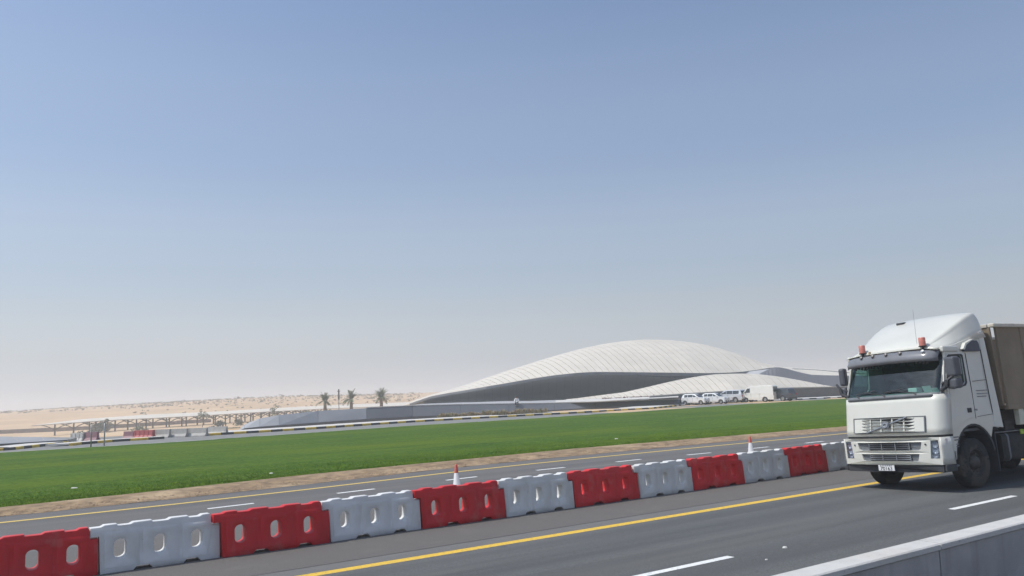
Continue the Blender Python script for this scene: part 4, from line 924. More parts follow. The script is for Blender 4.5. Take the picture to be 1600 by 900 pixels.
for sg in (-1, 1):
    MB().lathe([(0, .008), (.010, 0), (0, -.008)], 6, 'Z', (sg*.03, -.196, .79)).build('eye', HAR, pe); MB().box((sg*.078-.008, -.12, .745), (sg*.078+.008, -.08, .80)).build('ear', SKN, pe, bevel=.005)
    fb = MB(); hx = -.14 if sg < 0 else .15; hy = -.37 if sg < 0 else -.39
    for k in range(4):
        x = hx-.027+.018*k; fb.tube((x, hy-.01, .195), (x, hy-.06, .19-.004*k), .009, .008, 5); fb.tube((x, hy-.06, .19-.004*k), (x, hy-.088-.008*(k in (1, 2)), .165), .008, .007, 5)
    fb.tube((hx-sg*.03, hy+.02, .195), (hx-sg*.055, hy-.03, .18), .010, .008, 5); fb.build('hand', SKN, pe)
    x = -.14 if sg < 0 else .16; y = -.62 if sg < 0 else -.56
    MB().box((x-.045, y-.16, -.43), (x+.045, y+.08, -.34)).build('shoe', HAR, pe, bevel=.02)
# ------------------------------------------------------------------ white tractor unit coming towards the camera
TW = layer(layer(mat('truck_white_paint', (.60, .60, .55), .32, .03, 1.5, coat=.4), (.52, .50, .45), 1.3, .52, .8, .35), (.40, .36, .30), 7, .66, .85, .35, (1, 1, .3, 0))
GRP = mat('grey_truck_plastic', (.14, .15, .165), .5, .1, 6, .1); DKP = mat('dark_truck_plastic', (.035, .037, .042), .6, .15, 6, .15)
CHS = layer(mat('grimy_chassis', (.028, .026, .024), .8, .3, 5, .4), (.075, .062, .048), 2.5, .5, .75, .7)
WSG = glassmat('windscreen_glass', (.50, .72, .66)); SDG = glassmat('door_glass', (.55, .66, .64))
INT = mat('cab_interior', (.11, .115, .12), .8, .15, 6); PAPER = mat('white_paper', (.78, .80, .78), .7, .04, 9); ORG = mat('orange_lens', (.50, .17, .13), .25, .12, 12); AMB = mat('amber_lens', (.55, .05, .02), .3, .1, 12)
LENS = mat('headlight_glass', (.50, .52, .55), .3, .35, 22, spec=.5)
tk = empty('truck', (8.245, 18.15, .045), 0, 'white tractor truck with orange beacons coming along the near lane at the right', 'truck'); tk.rotation_euler = (.046, 0, R(209.5))
def TB(name, m, parent=None, **kw):
    b = MB(); return b, (lambda: b.build(name, m, parent or tk, **kw))
def tbox(name, m, a, b_, parent=None, bevel=.012):
    return MB().box(a, b_).build(name, m, parent or tk, bevel=bevel)
def fx(y, z):    # plan curve of the cab front: x at lateral y
    t = abs(y)/1.22; lean = -.145*max(0, z-1.15)/.9 if z < 2.06 else -.145-.32*(z-2.06)/.74*1.0
    return -.02-.10*t**2-.28*max(0, t-.86)**1.0/.14*.8*max(0, min(1, (t-.86)/.14)) + lean
# side walls
def side_y(z): return 1.235-.05*max(0, z-2.1)/1.2
arch = [(-1.20+.74*cos(R(a)), .62+.74*sin(R(a))) for a in range(158, -1, -12)]
out = [(-2.16, 1.22), (-1.93, 1.26)]+arch[1:]+[(-.46, .82), (-.34, .84), (-.33, 1.16), (-.40, 2.06), (-.42, 2.3), (-.60, 2.84), (-.62, 3.02), (-1.1, 3.10), (-2.0, 3.34)]
win = [(-.54, 2.17), (-.545, 2.40), (-.70, 2.80), (-.76, 2.84), (-1.18, 2.85), (-1.22, 2.81), (-1.19, 2.27), (-1.12, 2.21), (-.75, 2.15)]
for sg in (-1, 1):
    b = MB(); b.poly(out, [win], lambda x, z: sg*(side_y(z)-.045), lambda x, z: sg*side_y(z)); b.build('cab_side', TW, tk, bevel=.008)
    b = MB(); b.poly(win, [], lambda x, z: sg*(side_y(z)-.03), lambda x, z: sg*(side_y(z)-.022)); b.build('door_glass', SDG, tk)
    # door: proud panel with its own gap
    dr = [(-.39, 1.20), (-.60, 1.27), (-.80, 1.37), (-.98, 1.45), (-1.25, 1.50), (-1.28, 2.2), (-1.30, 2.92), (-.68, 2.90), (-.50, 2.36), (-.46, 2.06)]
    wo = [(x+(.03 if x > -.9 else -.03), z+(.03 if z > 2.5 else -.03)) for x, z in win]
    b = MB(); b.poly(dr[::-1], [wo], lambda x, z: sg*(side_y(z)+.002), lambda x, z: sg*(side_y(z)+.016)); door = b.build('door', TW, tk, bevel=.006)
    b = MB(); b.poly([(x+(.028 if x > -.9 else -.028), z+(.028 if z > 2.5 else -.028)) for x, z in win], [win], lambda x, z: sg*(side_y(z)-.0), lambda x, z: sg*(side_y(z)+.02)); b.build('window_seal', DKP, tk)
    y0, y1 = sorted((sg*(side_y(1.6)+.012), sg*(side_y(1.6)+.034)))
    tbox('door_handle', DKP, (-1.20, y0, 1.60), (-1.06, y1, 1.70), door)
    # seam lines: recessed dark strips
    yy = side_y(2)
    def seam(pts, r=.007):
        bb = MB(); bb.path([Vector((x, sg*(side_y(z)+.001), z)) for x, z in pts], r, 4); bb.build('panel_seam', DKP, tk)
    seam([(-1.345, 1.46), (-1.36, 2.2), (-1.38, 2.9)]); seam([(-1.42, 1.50), (-1.98, 1.53)]); seam([(-1.45, 2.27), (-1.96, 2.29)]); seam([(-1.98, 2.96), (-1.97, 2.3), (-2.02, 1.3)], .009); seam([(-1.98, 2.96), (-2.10, 2.97)])
    # rear air collar
    b = MB(); b.poly([(-2.0, 1.25), (-2.0, 3.36), (-2.14, 3.40), (-2.19, 3.3), (-2.31, 1.22)][::-1], [], lambda x, z: sg*(side_y(z)-.04), lambda x, z: sg*(side_y(z)+.014)); b.build('side_collar', TW, tk, bevel=.01)
    # faint printed lines (unreadable) on the storage door
    if sg > 0:
        rgt = random.Random(3); INK = mat('grey_print', (.22, .22, .24), .6, .1, 30)
        for j, (x0, z0, wd) in enumerate(((-1.52, 2.05, .40), (-1.52, 1.98, .42), (-1.52, 1.92, .36))):
            bb = MB(); x = x0
            while x > x0-wd:
                w_ = rgt.uniform(.015, .04); bb.box((x-w_, side_y(z0)+.0005, z0), (x, side_y(z0)+.003, z0+.022)); x -= w_+.012
            o_ = bb.build('print_line', INK, tk); o_['kind'] = 'stuff'
        tbox('side_vent', GRP, (-.62, side_y(1)+.0, 1.10), (-.44, side_y(1)+.012, 1.125)); tbox('side_vent', GRP, (-.62, side_y(1)+.0, 1.04), (-.46, side_y(1)+.012, 1.065))
        bb = MB()
        for q in range(6): bb.box((-.60+.04*(q % 3), side_y(1)+.0005, .90+.05*(q//3)), (-.58+.04*(q % 3), side_y(1)+.003, .925+.05*(q//3)))
        o_ = bb.build('print_line', INK, tk); o_['kind'] = 'stuff'
        bb = MB()
        for q in range(3): bb.box((-1.36-.045*q, side_y(1.6)+.0005, 1.63), (-1.33-.045*q, side_y(1.6)+.004, 1.67))
        bb.build('badge', INK, tk)
# cab front skin: hood, wrapping round the corners
def front(u, v, z0, z1, off=0, w=1.235, n=None):
    y = -w+2*w*u; z = z0+(z1-z0)*v; t = abs(y)/w
    x = fx(y, z)+off
    if t > .86: # round corner to the side
        k = (t-.86)/.14; ang = k*pi/2; r = .30
        base = -.02-.10*.86**2+(fx(0, z)+.02)
        x = base+off-r*(1-cos(ang)); yy = (w-.17)+.17*sin(ang); y = yy if y > 0 else -yy
    return Vector((x, y, z))
def fskin(name, m, z0, z1, off=0, nv=6, w=1.235, nu=44):
    vs, fs = grid(lambda u, v: front(u, v, z0, z1, off, w), nu, nv); o = mesh(name, vs, fs, m, tk, smooth_=True)
    s_ = o.modifiers.new('s', 'SOLIDIFY'); s_.thickness = .03; s_.offset = 1; return o
hood = fskin('front_panel', TW, 1.185, 2.035)
fskin('front_gap', DKP, 1.14, 1.20, -.03, 1, 1.22)
# hood side seams
for sg in (-1, 1):
    bb = MB(); bb.path([front(.5+.5*sg*.84, v, 1.19, 2.03, .004) for v in (0, .25, .5, .75, 1)], .008, 4); bb.build('hood_seam', DKP, tk)
# windscreen
vs, fs = grid(lambda u, v: front(.5+(u-.5)*.985, v, 2.035, 2.80, -.01), 44, 6); mesh('windscreen', vs, fs, WSG, tk, smooth_=True)
sl_ = MB()
for row in (0, 1):
    sl_.path([front(.5+(u/24-.5)*.985, row, 2.035, 2.80, .002) for u in range(25)], .022 if row == 0 else .03, 6)
sl_.build('windscreen_seal', DKP, tk)
for sg in (-1, 1):
    vs = []; 
    for k in range(7):
        v = k/6
        for uu in (.463, .5): vs.append(front(.5+uu*sg, v, 2.03, 2.82, .012))
    o = mesh('windscreen_pillar', vs, [(2*i, 2*i+1, 2*i+3, 2*i+2) for i in range(6)], GRP, tk); s_ = o.modifiers.new('s', 'SOLIDIFY'); s_.thickness = .035; s_.offset = 0
# cowl below the screen + wipers
fskin('wiper_cowl', GRP, 1.99, 2.075, .018, 1, 1.20)
for (y, a) in ((.72, .62), (-.02, .62), (-.72, .50)):
    w_ = MB(); p0 = Vector((fx(y, 2.05)+.03, y, 2.05)); L_ = a
    q = Vector((fx(y-L_, 2.18)+.045, y-L_*.95, 2.17)); q2 = Vector((fx(y-.05, 2.1)+.05, y-.06, 2.10)); w_.tube(p0, q2, .028, .02, 6); w_.tube(q2, q, .012, .009, 6)
    w_.tube(q+Vector((.0, .32, .035)), q+Vector((0, -.22, -.03)), .012, .012, 5); w_.build('wiper', DKP, tk)
# grey sun visor with marker lamps
def vis(u, v):
    y = -1.16+2.32*u; t = abs(y)/1.16; xb = -.30-.10*t*t-.16*max(0, (t-.8)/.2)**2
    return Vector((xb+[.10, .11, .03, -.16][v], y*(1 if v < 3 else .98), [2.775, 2.86, 2.99, 3.05][v]-.03*t*t))
vs = []; nu = 32
for v in range(4):
    for i in range(nu+1): vs.append(vis(i/nu, v))
fs = [(v*(nu+1)+i, v*(nu+1)+i+1, (v+1)*(nu+1)+i+1, (v+1)*(nu+1)+i) for v in range(3) for i in range(nu)]
VISM = mat('smoked_visor', (.17, .175, .19), .22, .08, 3, spec=.6)
vz = mesh('sun_visor', vs, fs, VISM, tk, smooth_=True); s_ = vz.modifiers.new('s', 'SOLIDIFY'); s_.thickness = .02
for y in (-.62, -.30, .05, .40, .92):
    p = vis((y+1.16)/2.32, 2); b = MB(); b.lathe([(.0, .06), (.035, .05), (.04, 0)], 10, 'Z', T=Matrix.Translation(p+Vector((0, 0, -.01))) @ Matrix.Rotation(R(60), 4, 'Y')); b.build('marker_lamp', LENS if y > .5 else mat('marker_grey', (.16, .15, .145), .4, .1, 9), vz)
# roof
b = MB(); vs, fs = grid(lambda u, v: Vector((-.42-1.7*v, -1.17+2.34*u, 2.99+.06*(1-(2*u-1)**4)+.02*v)), 12, 4); o = mesh('cab_roof', vs, fs, TW, tk, smooth_=True)
rail = MB(); 
for sg in (-1, 1): tbox('roof_edge', TW, (-1.12, sg*1.19-.045, 2.93), (-.55, sg*1.19+.045, 3.06), bevel=.03)
# roof air deflector: ruled hull, front edge low, rear edge high
ks = [(-.48, 3.04, .86, 1.10), (-.56, 3.11, .88, 1.13), (-.85, 3.26, .93, 1.16), (-1.15, 3.42, .99, 1.17), (-1.5, 3.60, 1.04, 1.18), (-1.8, 3.735, 1.06, 1.185), (-2.02, 3.815, 1.06, 1.19), (-2.12, 3.82, 1.06, 1.19), (-2.20, 3.72, 1.07, 1.19), (-2.24, 3.42, 1.09, 1.19)]
vs = []; 
_h = [.0, .2, .4, .55, .66, .69, .71, .73, .76, .78, .9, 1.0]
QS = [-x for x in _h[::-1]][:-1]+_h
nw = len(QS)-1
def defl(i, j):
    x, zt, wt, wb = ks[i]; zb = 3.0+.24*max(0, min(1, (-x-1.0)/1.1)) if i else 3.0
    q = QS[j]; a = abs(q); sgn = 1 if q >= 0 else -1
    crown = .03*min(1, i/3)
    if a <= .66: y = wt*a/.66*.97; z = zt+crown*(1-(a/.66)**2)-.01*(a/.66)**6
    elif a <= .76:
        k = (a-.66)/.10*pi/2; y = wt*.97+(wt*.03+.02)*sin(k); z = zt-.01-(min(.07, (zt-zb)*.2))*(1-cos(k))
    else: k = (a-.76)/.24; y = wt+.02+(wb-wt-.02)*k; z = zt-.01-min(.07, (zt-zb)*.2); z = z+(zb-z)*k
    return Vector((x, sgn*y, z))
vs = [defl(i, j) for i in range(len(ks)) for j in range(nw+1)]
fs = [(i*(nw+1)+j, i*(nw+1)+j+1, (i+1)*(nw+1)+j+1, (i+1)*(nw+1)+j) for i in range(len(ks)-1) for j in range(nw)]
df = mesh('roof_deflector', vs, fs, TW, tk, autos=35); s_ = df.modifiers.new('s', 'SOLIDIFY'); s_.thickness = .03; s_.offset = 1
bb = MB(); bb.path([defl(i, 11+4)+Vector((0, 0, .004)) for i in range(7)], .005, 4); bb.build('panel_seam', GRP, df)
tbox('roof_hatch_knob', DKP, (-1.86, -.62, 3.76), (-1.74, -.42, 3.82), df)
for sg in (-1, 1):   # side air scoops
    b = MB(); pr_ = [(-1.22, 2.99), (-1.34, 3.09), (-1.62, 3.17), (-1.84, 3.17), (-1.88, 3.10), (-1.90, 2.93), (-1.30, 2.93)]
    b.poly(pr_[::-1], [], lambda x, z: sg*1.19, lambda x, z: sg*(1.255-.05*max(0, z-3))); b.build('air_scoop', mat('scoop_blue_grey', (.05, .058, .085), .5, .1, 8), tk, bevel=.012)
    b = MB(); pr2 = [(-1.20, 2.98), (-1.33, 3.115), (-1.62, 3.20), (-1.72, 3.205), (-1.60, 3.17), (-1.36, 3.07), (-1.27, 2.965)]
    b.poly(pr2[::-1], [], lambda x, z: sg*1.19, lambda x, z: sg*(1.285-.05*max(0, z-3))); b.build('scoop_rim', TW, tk, bevel=.008)
b = MB(); b.poly([(-2.20, 3.46), (-2.22, 3.70), (-2.46, 3.46)][::-1], [], -1.0, 1.0); b.build('deflector_brace', DKP, tk)
# beacons
for y in (-.70, .84):
    bc = empty('beacon', (-.46, y, 3.045)); bc.parent = tk
    MB().lathe([(.03, 0), (.03, .03), (.085, .04), (.085, .06)], 14).build('beacon_base', DKP, bc, smooth_=True)
    MB().lathe([(.072, .06), (.072, .23), (.06, .245), (0, .247)], 16).build('beacon_lens', ORG, bc, autos=40)
    tbox('beacon_stem', DKP, (-.02, -.02, -.06), (.02, .02, .02), bc, 0)
tbox('air_horn', mat('brass_fitting', (.30, .21, .10), .4, .1, 9), (-.50, -.55, 3.03), (-.46, -.50, 3.12), tk, .01)
# mirrors
MIRM = mat('mirror_housing', (.075, .08, .095), .45, .1, 8)
MB().tube((-.62, .60, 3.1), (-.66, .60, 3.95),   .0035, .0025, 5).build('antenna', GRP, tk)
def mirror_head(nm, x, y, z0, z1, w, t=.16):
    b = MB(); b.box((x-t/2, y-w/2, z0), (x+t/2, y+w/2, z1)); return b
for sg in (-1, 1):
    m_ = empty('mirror', (0, 0, 0)); m_.parent = tk
    a = MB(); a.path([Vector((-.40, sg*1.20, 2.24)), Vector((-.34, sg*1.36, 2.31)), Vector((-.40, sg*1.50, 2.42))], .03, 6); a.path([Vector((-.36, sg*1.17, 2.10)), Vector((-.33, sg*1.32, 2.18)), Vector((-.34, sg*1.36, 2.31))], .045, 6)
    
    a.build('mirror_arm', DKP, m_)
    T2 = Matrix.Translation((-.42, sg*(1.45 if sg > 0 else 1.31), 0)) @ Matrix.Rotation(sg*R(-14), 4, 'Z')
    hw = .13 if sg > 0 else .075; b = MB(); b.box((-.13, -hw, 2.38), (.07, hw, 2.80), T2); b.build('mirror_head', MIRM, m_, bevel=.045)
    b = MB(); b.box((-.12, -hw, 2.13), (.08, hw, 2.34), T2); b.build('wide_mirror_head', MIRM, m_, bevel=.045)
    b = MB(); b.box((-.137, -hw+.025, 2.42), (-.131, hw-.025, 2.76), T2); b.build('mirror_glass', LAMP, m_)
# upper grille
gr = empty('upper_grille', (0, 0, 0)); gr.parent = tk
GX = fx(0, 1.42)
def fplate(nm, m, outl, holes, off, th, par=gr, bevel=.006, curved=True):
    b = MB(); b.poly(outl, holes, lambda y, z: fx(y, z)+.032+off, lambda y, z: fx(y, z)+.032+off+th, 'X'); return b.build(nm, m, par, bevel=bevel)
def seg_rect(y0, y1, z0, z1, r=.03, n=8):
    pts = [(y0+(y1-y0)*i/n, z0) for i in range(n+1)]+[(y1-(y1-y0)*i/n, z1) for i in range(n+1)]
    pts[0] = (y0+r, z0); pts.insert(0, (y0, z0+r)); return pts
fplate('grille_backing', DKP, seg_rect(-.86, .86, 1.275, 1.585), [], .004, .012)
fplate('grille_surround', GRP, seg_rect(-.90, .90, 1.25, 1.60), [seg_rect(-.875, .875, 1.268, 1.582)[::-1]], .004, .035)
for sg in (-1, 1):     # white end cheeks
    o_ = [(sg*.872, 1.272), (sg*.872, 1.578), (sg*.60, 1.578), (sg*.52, 1.55), (sg*.66, 1.53), (sg*.50, 1.49), (sg*.66, 1.465), (sg*.48, 1.425), (sg*.66, 1.40), (sg*.50, 1.36), (sg*.66, 1.335), (sg*.52, 1.30), (sg*.60, 1.272)]
    fplate('grille_cheek', TW, o_ if sg < 0 else o_, [], .012, .018, bevel=0)
for z in (1.275, 1.345, 1.415, 1.485, 1.555):
    fplate('grille_bar', TW, seg_rect(-.66, .66, z, z+.019, .003), [], .014, .026, bevel=0)
for y in (-.42, -.14, .14, .42):
    fplate('grille_upright', TW, [(y-.014, 1.28), (y+.014, 1.28), (y+.014, 1.575), (y-.014, 1.575)], [], .012, .018, bevel=0)
b = MB(); b.tube((fx(-.5, 1.3)+.085, -.50, 1.27), (fx(.5, 1.58)+.09, .50, 1.585), .018, .018, 6); b.build('diagonal_bar', mat('chrome_trim', (.35, .36, .38), .3, .1, 8, metal=.7), gr)
fplate('emblem_plate', GRP, rrect(0, 1.43, .17, .15, .03), [], .045, .03); fplate('emblem_ring', mat('chrome_trim', (.35, .36, .38)), rrect(0, 1.43, .13, .11, .05), [rrect(0, 1.43, .075, .06, .028)[::-1]], .07, .02)
# bumper
bp = empty('bumper', (0, 0, 0)); bp.parent = tk
def bx_(y, z): return .03-.09*(abs(y)/1.2)**2
def bplate(nm, m, outl, holes, off, th, par=bp, bevel=.008):
    b = MB(); b.poly(outl, holes, lambda y, z: bx_(y, z)+off, lambda y, z: bx_(y, z)+off+th, 'X'); return b.build(nm, m, par, bevel=bevel)
def dens(pts, st=.12):
    out = []
    for i in range(len(pts)):
        a = Vector(pts[i]+(0,)); b = Vector(pts[(i+1) % len(pts)]+(0,)); n = max(1, int((b-a).length/st))
        for k in range(n): c = a.lerp(b, k/n); out.append((c.x, c.y))
    return out
h1 = dens([(-.80, 1.05), (-.76, .90), (-.70, .875), (.70, .875), (.76, .90), (.80, 1.05)]); h2 = dens([(-.72, .80), (-.68, .66), (-.64, .645), (.64, .645), (.68, .66), (.72, .80)])
hL = dens([(-1.155, 1.08), (-1.15, .70), (-.95, .70), (-.995, 1.08)]); hR = dens([(1.155, 1.08), (1.15, .70), (.95, .70), (.995, 1.08)])
bplate('bumper_shell', TW, dens([(-1.19, .57), (1.19, .57), (1.20, 1.14), (-1.20, 1.14)]), [h[::-1] if 0 else h for h in (h1, h2, hL, hR)], -.05, .075)
for nm, hh_ in (('intake_grille', h1), ('lower_intake', h2)):
    g_ = empty(nm, (0, 0, 0)); g_.parent = bp
    bplate('intake_panel', GRP, [(y*1.0, z) for y, z in hh_], [], -.045, .025, g_, 0)
    z0 = min(z for y, z in hh_); z1 = max(z for y, z in hh_); w_ = .50
    bplate('intake_mesh', DKP, dens([(-w_-.02, z0+.02), (w_+.02, z0+.02), (w_+.02, z1-.02), (-w_-.02, z1-.02)]), [], -.019, .006, g_, 0)
    for k in range(1, 4):
        z = z0+(z1-z0)*k/4; bplate('slat', GRP if nm == 'intake_grille' else mat('pale_slat', (.30, .31, .33), .5, .1, 8), dens([(-w_, z-.008), (w_, z-.008), (w_, z+.008), (-w_, z+.008)]), [], -.012, .016, g_, 0)
    for y in (-.5, -.17, .17, .5): bplate('upright', GRP, [(y-.012, z0+.01), (y+.012, z0+.01), (y+.012, z1-.01), (y-.012, z1-.01)], [], -.012, .02, g_, 0)
for sg, hh_ in ((-1, hL), (1, hR)):
    hl = empty('headlight', (0, 0, 0)); hl.parent = bp
    bplate('lamp_housing', LENS, hh_, [], -.05, .012, hl, 0)
    for (yy, zz, r_) in ((1.06, .98, .062), (1.055, .86, .066), (1.05, .76, .045)):
        T3 = Matrix.Translation((bx_(yy, 0)-.034, sg*yy, zz)) @ Matrix.Rotation(R(90), 4, 'Y')
        MB().lathe([(0, .005), (r_*.5, .0), (r_*.9, .022), (r_, .03), (r_, .0)], 14, T=T3).build('reflector', LAMP, hl, smooth_=True)
    bplate('lamp_glass', glassmat('lamp_cover', (.85, .88, .92)), hh_, [], .012, .006, hl, 0)
    # bumper corner wrapping to the side
    vs = []
    n_ = 8
    for zz in (.57, .72, .95, 1.14):
        for i in range(n_+1):
            a_ = i/n_*pi/2; vs.append(Vector((bx_(1.19, 0)+.02-.34*(1-cos(a_)), sg*(1.185+.055*sin(a_)), zz+(.0 if zz > .6 else .0))))
    fs = [(j*(n_+1)+i, j*(n_+1)+i+1, (j+1)*(n_+1)+i+1, (j+1)*(n_+1)+i) for j in range(3) for i in range(n_)]
    o = mesh('bumper_corner', vs, fs, TW, bp, smooth_=True); s_ = o.modifiers.new('s', 'SOLIDIFY'); s_.thickness = .03; s_.offset = 0
    tbox('marker_light', LAMP, (-.235, sg*1.236-.012, .98), (-.13, sg*1.236+.012, 1.11), bp); tbox('indicator', AMB, (-.31, sg*1.236-.014, .985), (-.236, sg*1.236+.014, 1.105), bp)
    MB().lathe([(0, .012), (.018, .01), (.018, 0)], 10, T=Matrix.Translation((bx_(.88, 0)+.03, sg*.88, 1.0)) @ Matrix.Rotation(R(90), 4, 'Y')).build('bolt_hole', DKP, bp)
bplate('spoiler_lip', DKP, dens([(-1.17, .41), (1.17, .41), (1.19, .565), (-1.19, .565)]), [], -.08, .08)
for sg in (-1, 1): tbox('lip_end', DKP, (-.42, sg*1.22-.03, .42), (-.06, sg*1.22+.03, .565), bp, .02)
# number plate with the digits seen
npl = empty('number_plate', (0, 0, 0)); npl.parent = tk
tbox('plate_base', PW, (.032, -.31, .435), (.046, .09, .565), npl, .004)
def text3(s_, size, loc, m, par, nm='digits'):
    c = bpy.data.curves.new(nm, 'FONT'); c.body = s_; c.size = size; c.extrude = .002; c.align_x = 'CENTER'; c.align_y = 'CENTER'; t = bpy.data.objects.new(nm, c); COL.objects.link(t)
    dg = bpy.context.evaluated_depsgraph_get(); me = bpy.data.meshes.new_from_object(t.evaluated_get(dg)); bpy.data.objects.remove(t); bpy.data.curves.remove(c)
    me.materials.clear(); me.materials.append(m); o = bpy.data.objects.new(nm, me); COL.objects.link(o); o.parent = par
    o.location = loc; o.rotation_euler = (R(90), 0, R(90)); return o
INKB = mat('black_print', (.03, .03, .03), .6, .1, 30)
dg_ = text3('70163', .105, (.0485, -.11, .482), INKB, npl); dg_.scale = (1.15, 1, 1)
bb = MB()
for q in range(7): bb.box((.0465, -.27+.045*q, .535), (.0475, -.24+.045*q, .552))
bb.build('plate_heading', INKB, npl)
# interior
tbox('dashboard', mat('dashboard_vinyl', (.22, .26, .25), .7, .1, 8), (-.78, -1.10, 1.5), (-.34, 1.10, 2.10), tk, .05)
tbox('cab_floor', INT, (-2.0, -1.15, 1.2), (-.35, 1.15, 1.26)); tbox('cab_back_wall', INT, (-2.06, -1.17, 1.22), (-2.0, 1.17, 3.3)); tbox('bunk_locker', INT, (-2.0, -1.12, 2.45), (-1.65, 1.12, 2.9)); tbox('headliner', INT, (-2.0, -1.14, 2.92), (-.5, 1.14, 2.96), bevel=0)
for y in (-.62, .62):
    st = empty('seat', (-1.25, y, 1.26)); st.parent = tk
    tbox('seat_cushion', INT, (-.25, -.26, .35), (.28, .26, .52), st, .05); tbox('seat_back', INT, (-.38, -.25, .45), (-.24, .25, 1.12), st, .05); tbox('headrest', INT, (-.37, -.13, 1.14), (-.27, .13, 1.34), st, .04)
b = MB(); n_ = 20; T4 = Matrix.Translation((-.88, .62, 2.04)) @ Matrix.Rotation(R(-55), 4, 'Y')
pts = [T4 @ Vector((.22*cos(2*pi*i/n_), .22*sin(2*pi*i/n_), 0)) for i in range(n_+1)]; b.path(pts, .016, 6); b.build('steering_wheel', DKP, tk)
tbox('curtain_rail', INT, (-.62, -1.0, 2.78), (-.50, 1.0, 2.90)); 
cu = MB(); 
for i in range(24): y = -1.0+i*.084; cu.tube((-.52, y, 2.72+.02*sin(i*1.7)), (-.52, y+.04, 2.87), .035, .02, 5)
cu.build('tasselled_curtain', INT, tk)
bxw = tbox('tissue_box', PAPER, (-.12, -.10, 0), (.12, .10, .10)); bxw.parent = None; bxw.name = 'tissue_box'
Mt = tk.matrix_world if 0 else (Matrix.Translation(tk.location) @ tk.rotation_euler.to_matrix().to_4x4())
def on_dash(o, x, y, z, rz=0, ry=0): o.matrix_world = Mt @ Matrix.Translation((x, y, z)) @ Matrix.Rotation(rz, 4, 'Z') @ Matrix.Rotation(ry, 4, 'Y')
on_dash(bxw, -.47, .50, 2.105, .1); tag(bxw, 'white tissue box lying on the dashboard behind the windscreen', 'box')
for nm, (x, y, z, w_, l_, ry), lab in (('paper', (-.42, .82, 2.16, .14, .20, -1.1), 'white sheet of paper propped on the dashboard right of the tissue box'), ('paper', (-.43, 1.0, 2.13, .10, .14, -.9), 'smaller white paper at the right end of the dashboard by the pillar')):
    o = MB().box((-w_/2, -l_/2, 0), (w_/2, l_/2, .004)).build(nm, PAPER); on_dash(o, x, y, z, 0, ry); tag(o, lab, 'paper')
# front axle, chassis, tank, rear axles
TRIM = mat('grimy_rim', (.07, .062, .055), .6, .3, 6, metal=.4)
def twheel(x, y, r=.53, w=.30, dual=False):
    e = empty('wheel', (x, y, r+.0)); e.parent = tk; sy = 1 if y > 0 else -1
    MB().lathe([(.30, -w/2), (r*.90, -w/2), (r*.975, -w*.42), (r, -w*.34)]+[(r*(1 if k % 2 else .975), -w*.30+w*.6*k/8) for k in range(9)]+[(r, w*.34), (r*.975, w*.42), (r*.90, w/2), (.30, w/2)], 36, 'Y').build('tyre', layer(mat('truck_tyre', (.024, .023, .022), .85, .25, 12, .3), (.07, .06, .048), 3, .5, .75, .7), e, autos=35)
    MB().lathe([(.30, sy*w*.48), (.285, sy*w*.50), (.26, sy*w*.30), (.17, sy*w*(.25 if not dual else -.1)), (.15, sy*w*.42), (.10, sy*w*.55), (0, sy*w*.57)], 20, 'Y').build('rim', TRIM, e, autos=40)
    nb = MB()
    for k in range(10): t = 2*pi*k/10; nb.tube((.20*cos(t), sy*w*.26, .20*sin(t)), (.20*cos(t), sy*w*.40, .20*sin(t)), .016, .014, 5)
    o_ = nb.build('wheel_nuts', TRIM, e); o_['kind'] = 'stuff'
    return e
for y in (-1.03, 1.03): twheel(-1.22, y)
for x in (-4.6, -5.9):
    for y in (-.98, .98): twheel(x, y, .52, .56, True)
for sg in (-1, 1):
    tbox('chassis_rail', CHS, (-7.0, sg*.42-.04, .72), (-.3, sg*.42+.04, 1.0))
    # front mudguard lining
    b = MB(); arc = [(-1.20+.735*cos(R(a)), .64+.735*sin(R(a))) for a in range(0, 175, 12)]; arc2 = [(-1.20+.68*cos(R(a)), .64+.68*sin(R(a))) for a in range(174, -1, -12)]
    b.poly(arc+arc2, [], min(sg*.72, sg*1.225), max(sg*.72, sg*1.225)); b.build('mudguard', DKP, tk, bevel=0)
    b = MB(); b.poly([(-.47, .43), (-.30, .43), (-.27, .82), (-.33, .84), (-.48, .80)], [], min(sg*.9, sg*1.215), max(sg*.9, sg*1.215)); b.build('step_panel', DKP, tk, bevel=.01)
    tbox('step', GRP, (-.56, sg*1.16-.06, .50), (-.30, sg*1.16+.05, .54)); 
    tbox('mudflap', DKP, (-2.00, sg*1.0-.22, .30), (-1.97, sg*1.0+.22, 1.15), bevel=0)
    tk_ = MB(); tk_.poly(rrect(sg*.88, .78, .56, .62, .10), [], -3.55, -2.3, 'X'); tk_.build('fuel_tank', CHS, tk, autos=30)
    for x in (-2.55, -3.3): tk_ = MB(); tk_.poly(rrect(sg*.88, .78, .58, .64, .11), [rrect(sg*.88, .78, .56, .62, .10)[::-1]], x-.03, x+.03, 'X'); tk_.build('tank_strap', GRP, tk)
tbox('tank_top_plate', mat('worn_step_metal', (.22, .21, .20), .5, .25, 6, metal=.4), (-3.5, .64, 1.10), (-2.0, 1.16, 1.125)); tbox('air_box', CHS, (-2.45, .55, 1.15), (-2.2, 1.05, 1.62)); tbox('battery_box', CHS, (-3.0, .55, 1.13), (-2.62, 1.1, 1.36))
tbox('tail_bracket', mat('ivory_bracket', (.62, .60, .48), .6, .1, 5), (-3.24, 1.12, 1.24), (-3.02, 1.24, 1.60)); tbox('side_reflector', mat('lime_reflector', (.35, .5, .04), .4, .1, 5), (-3.14, 1.18, 1.03), (-3.02, 1.215, 1.14))
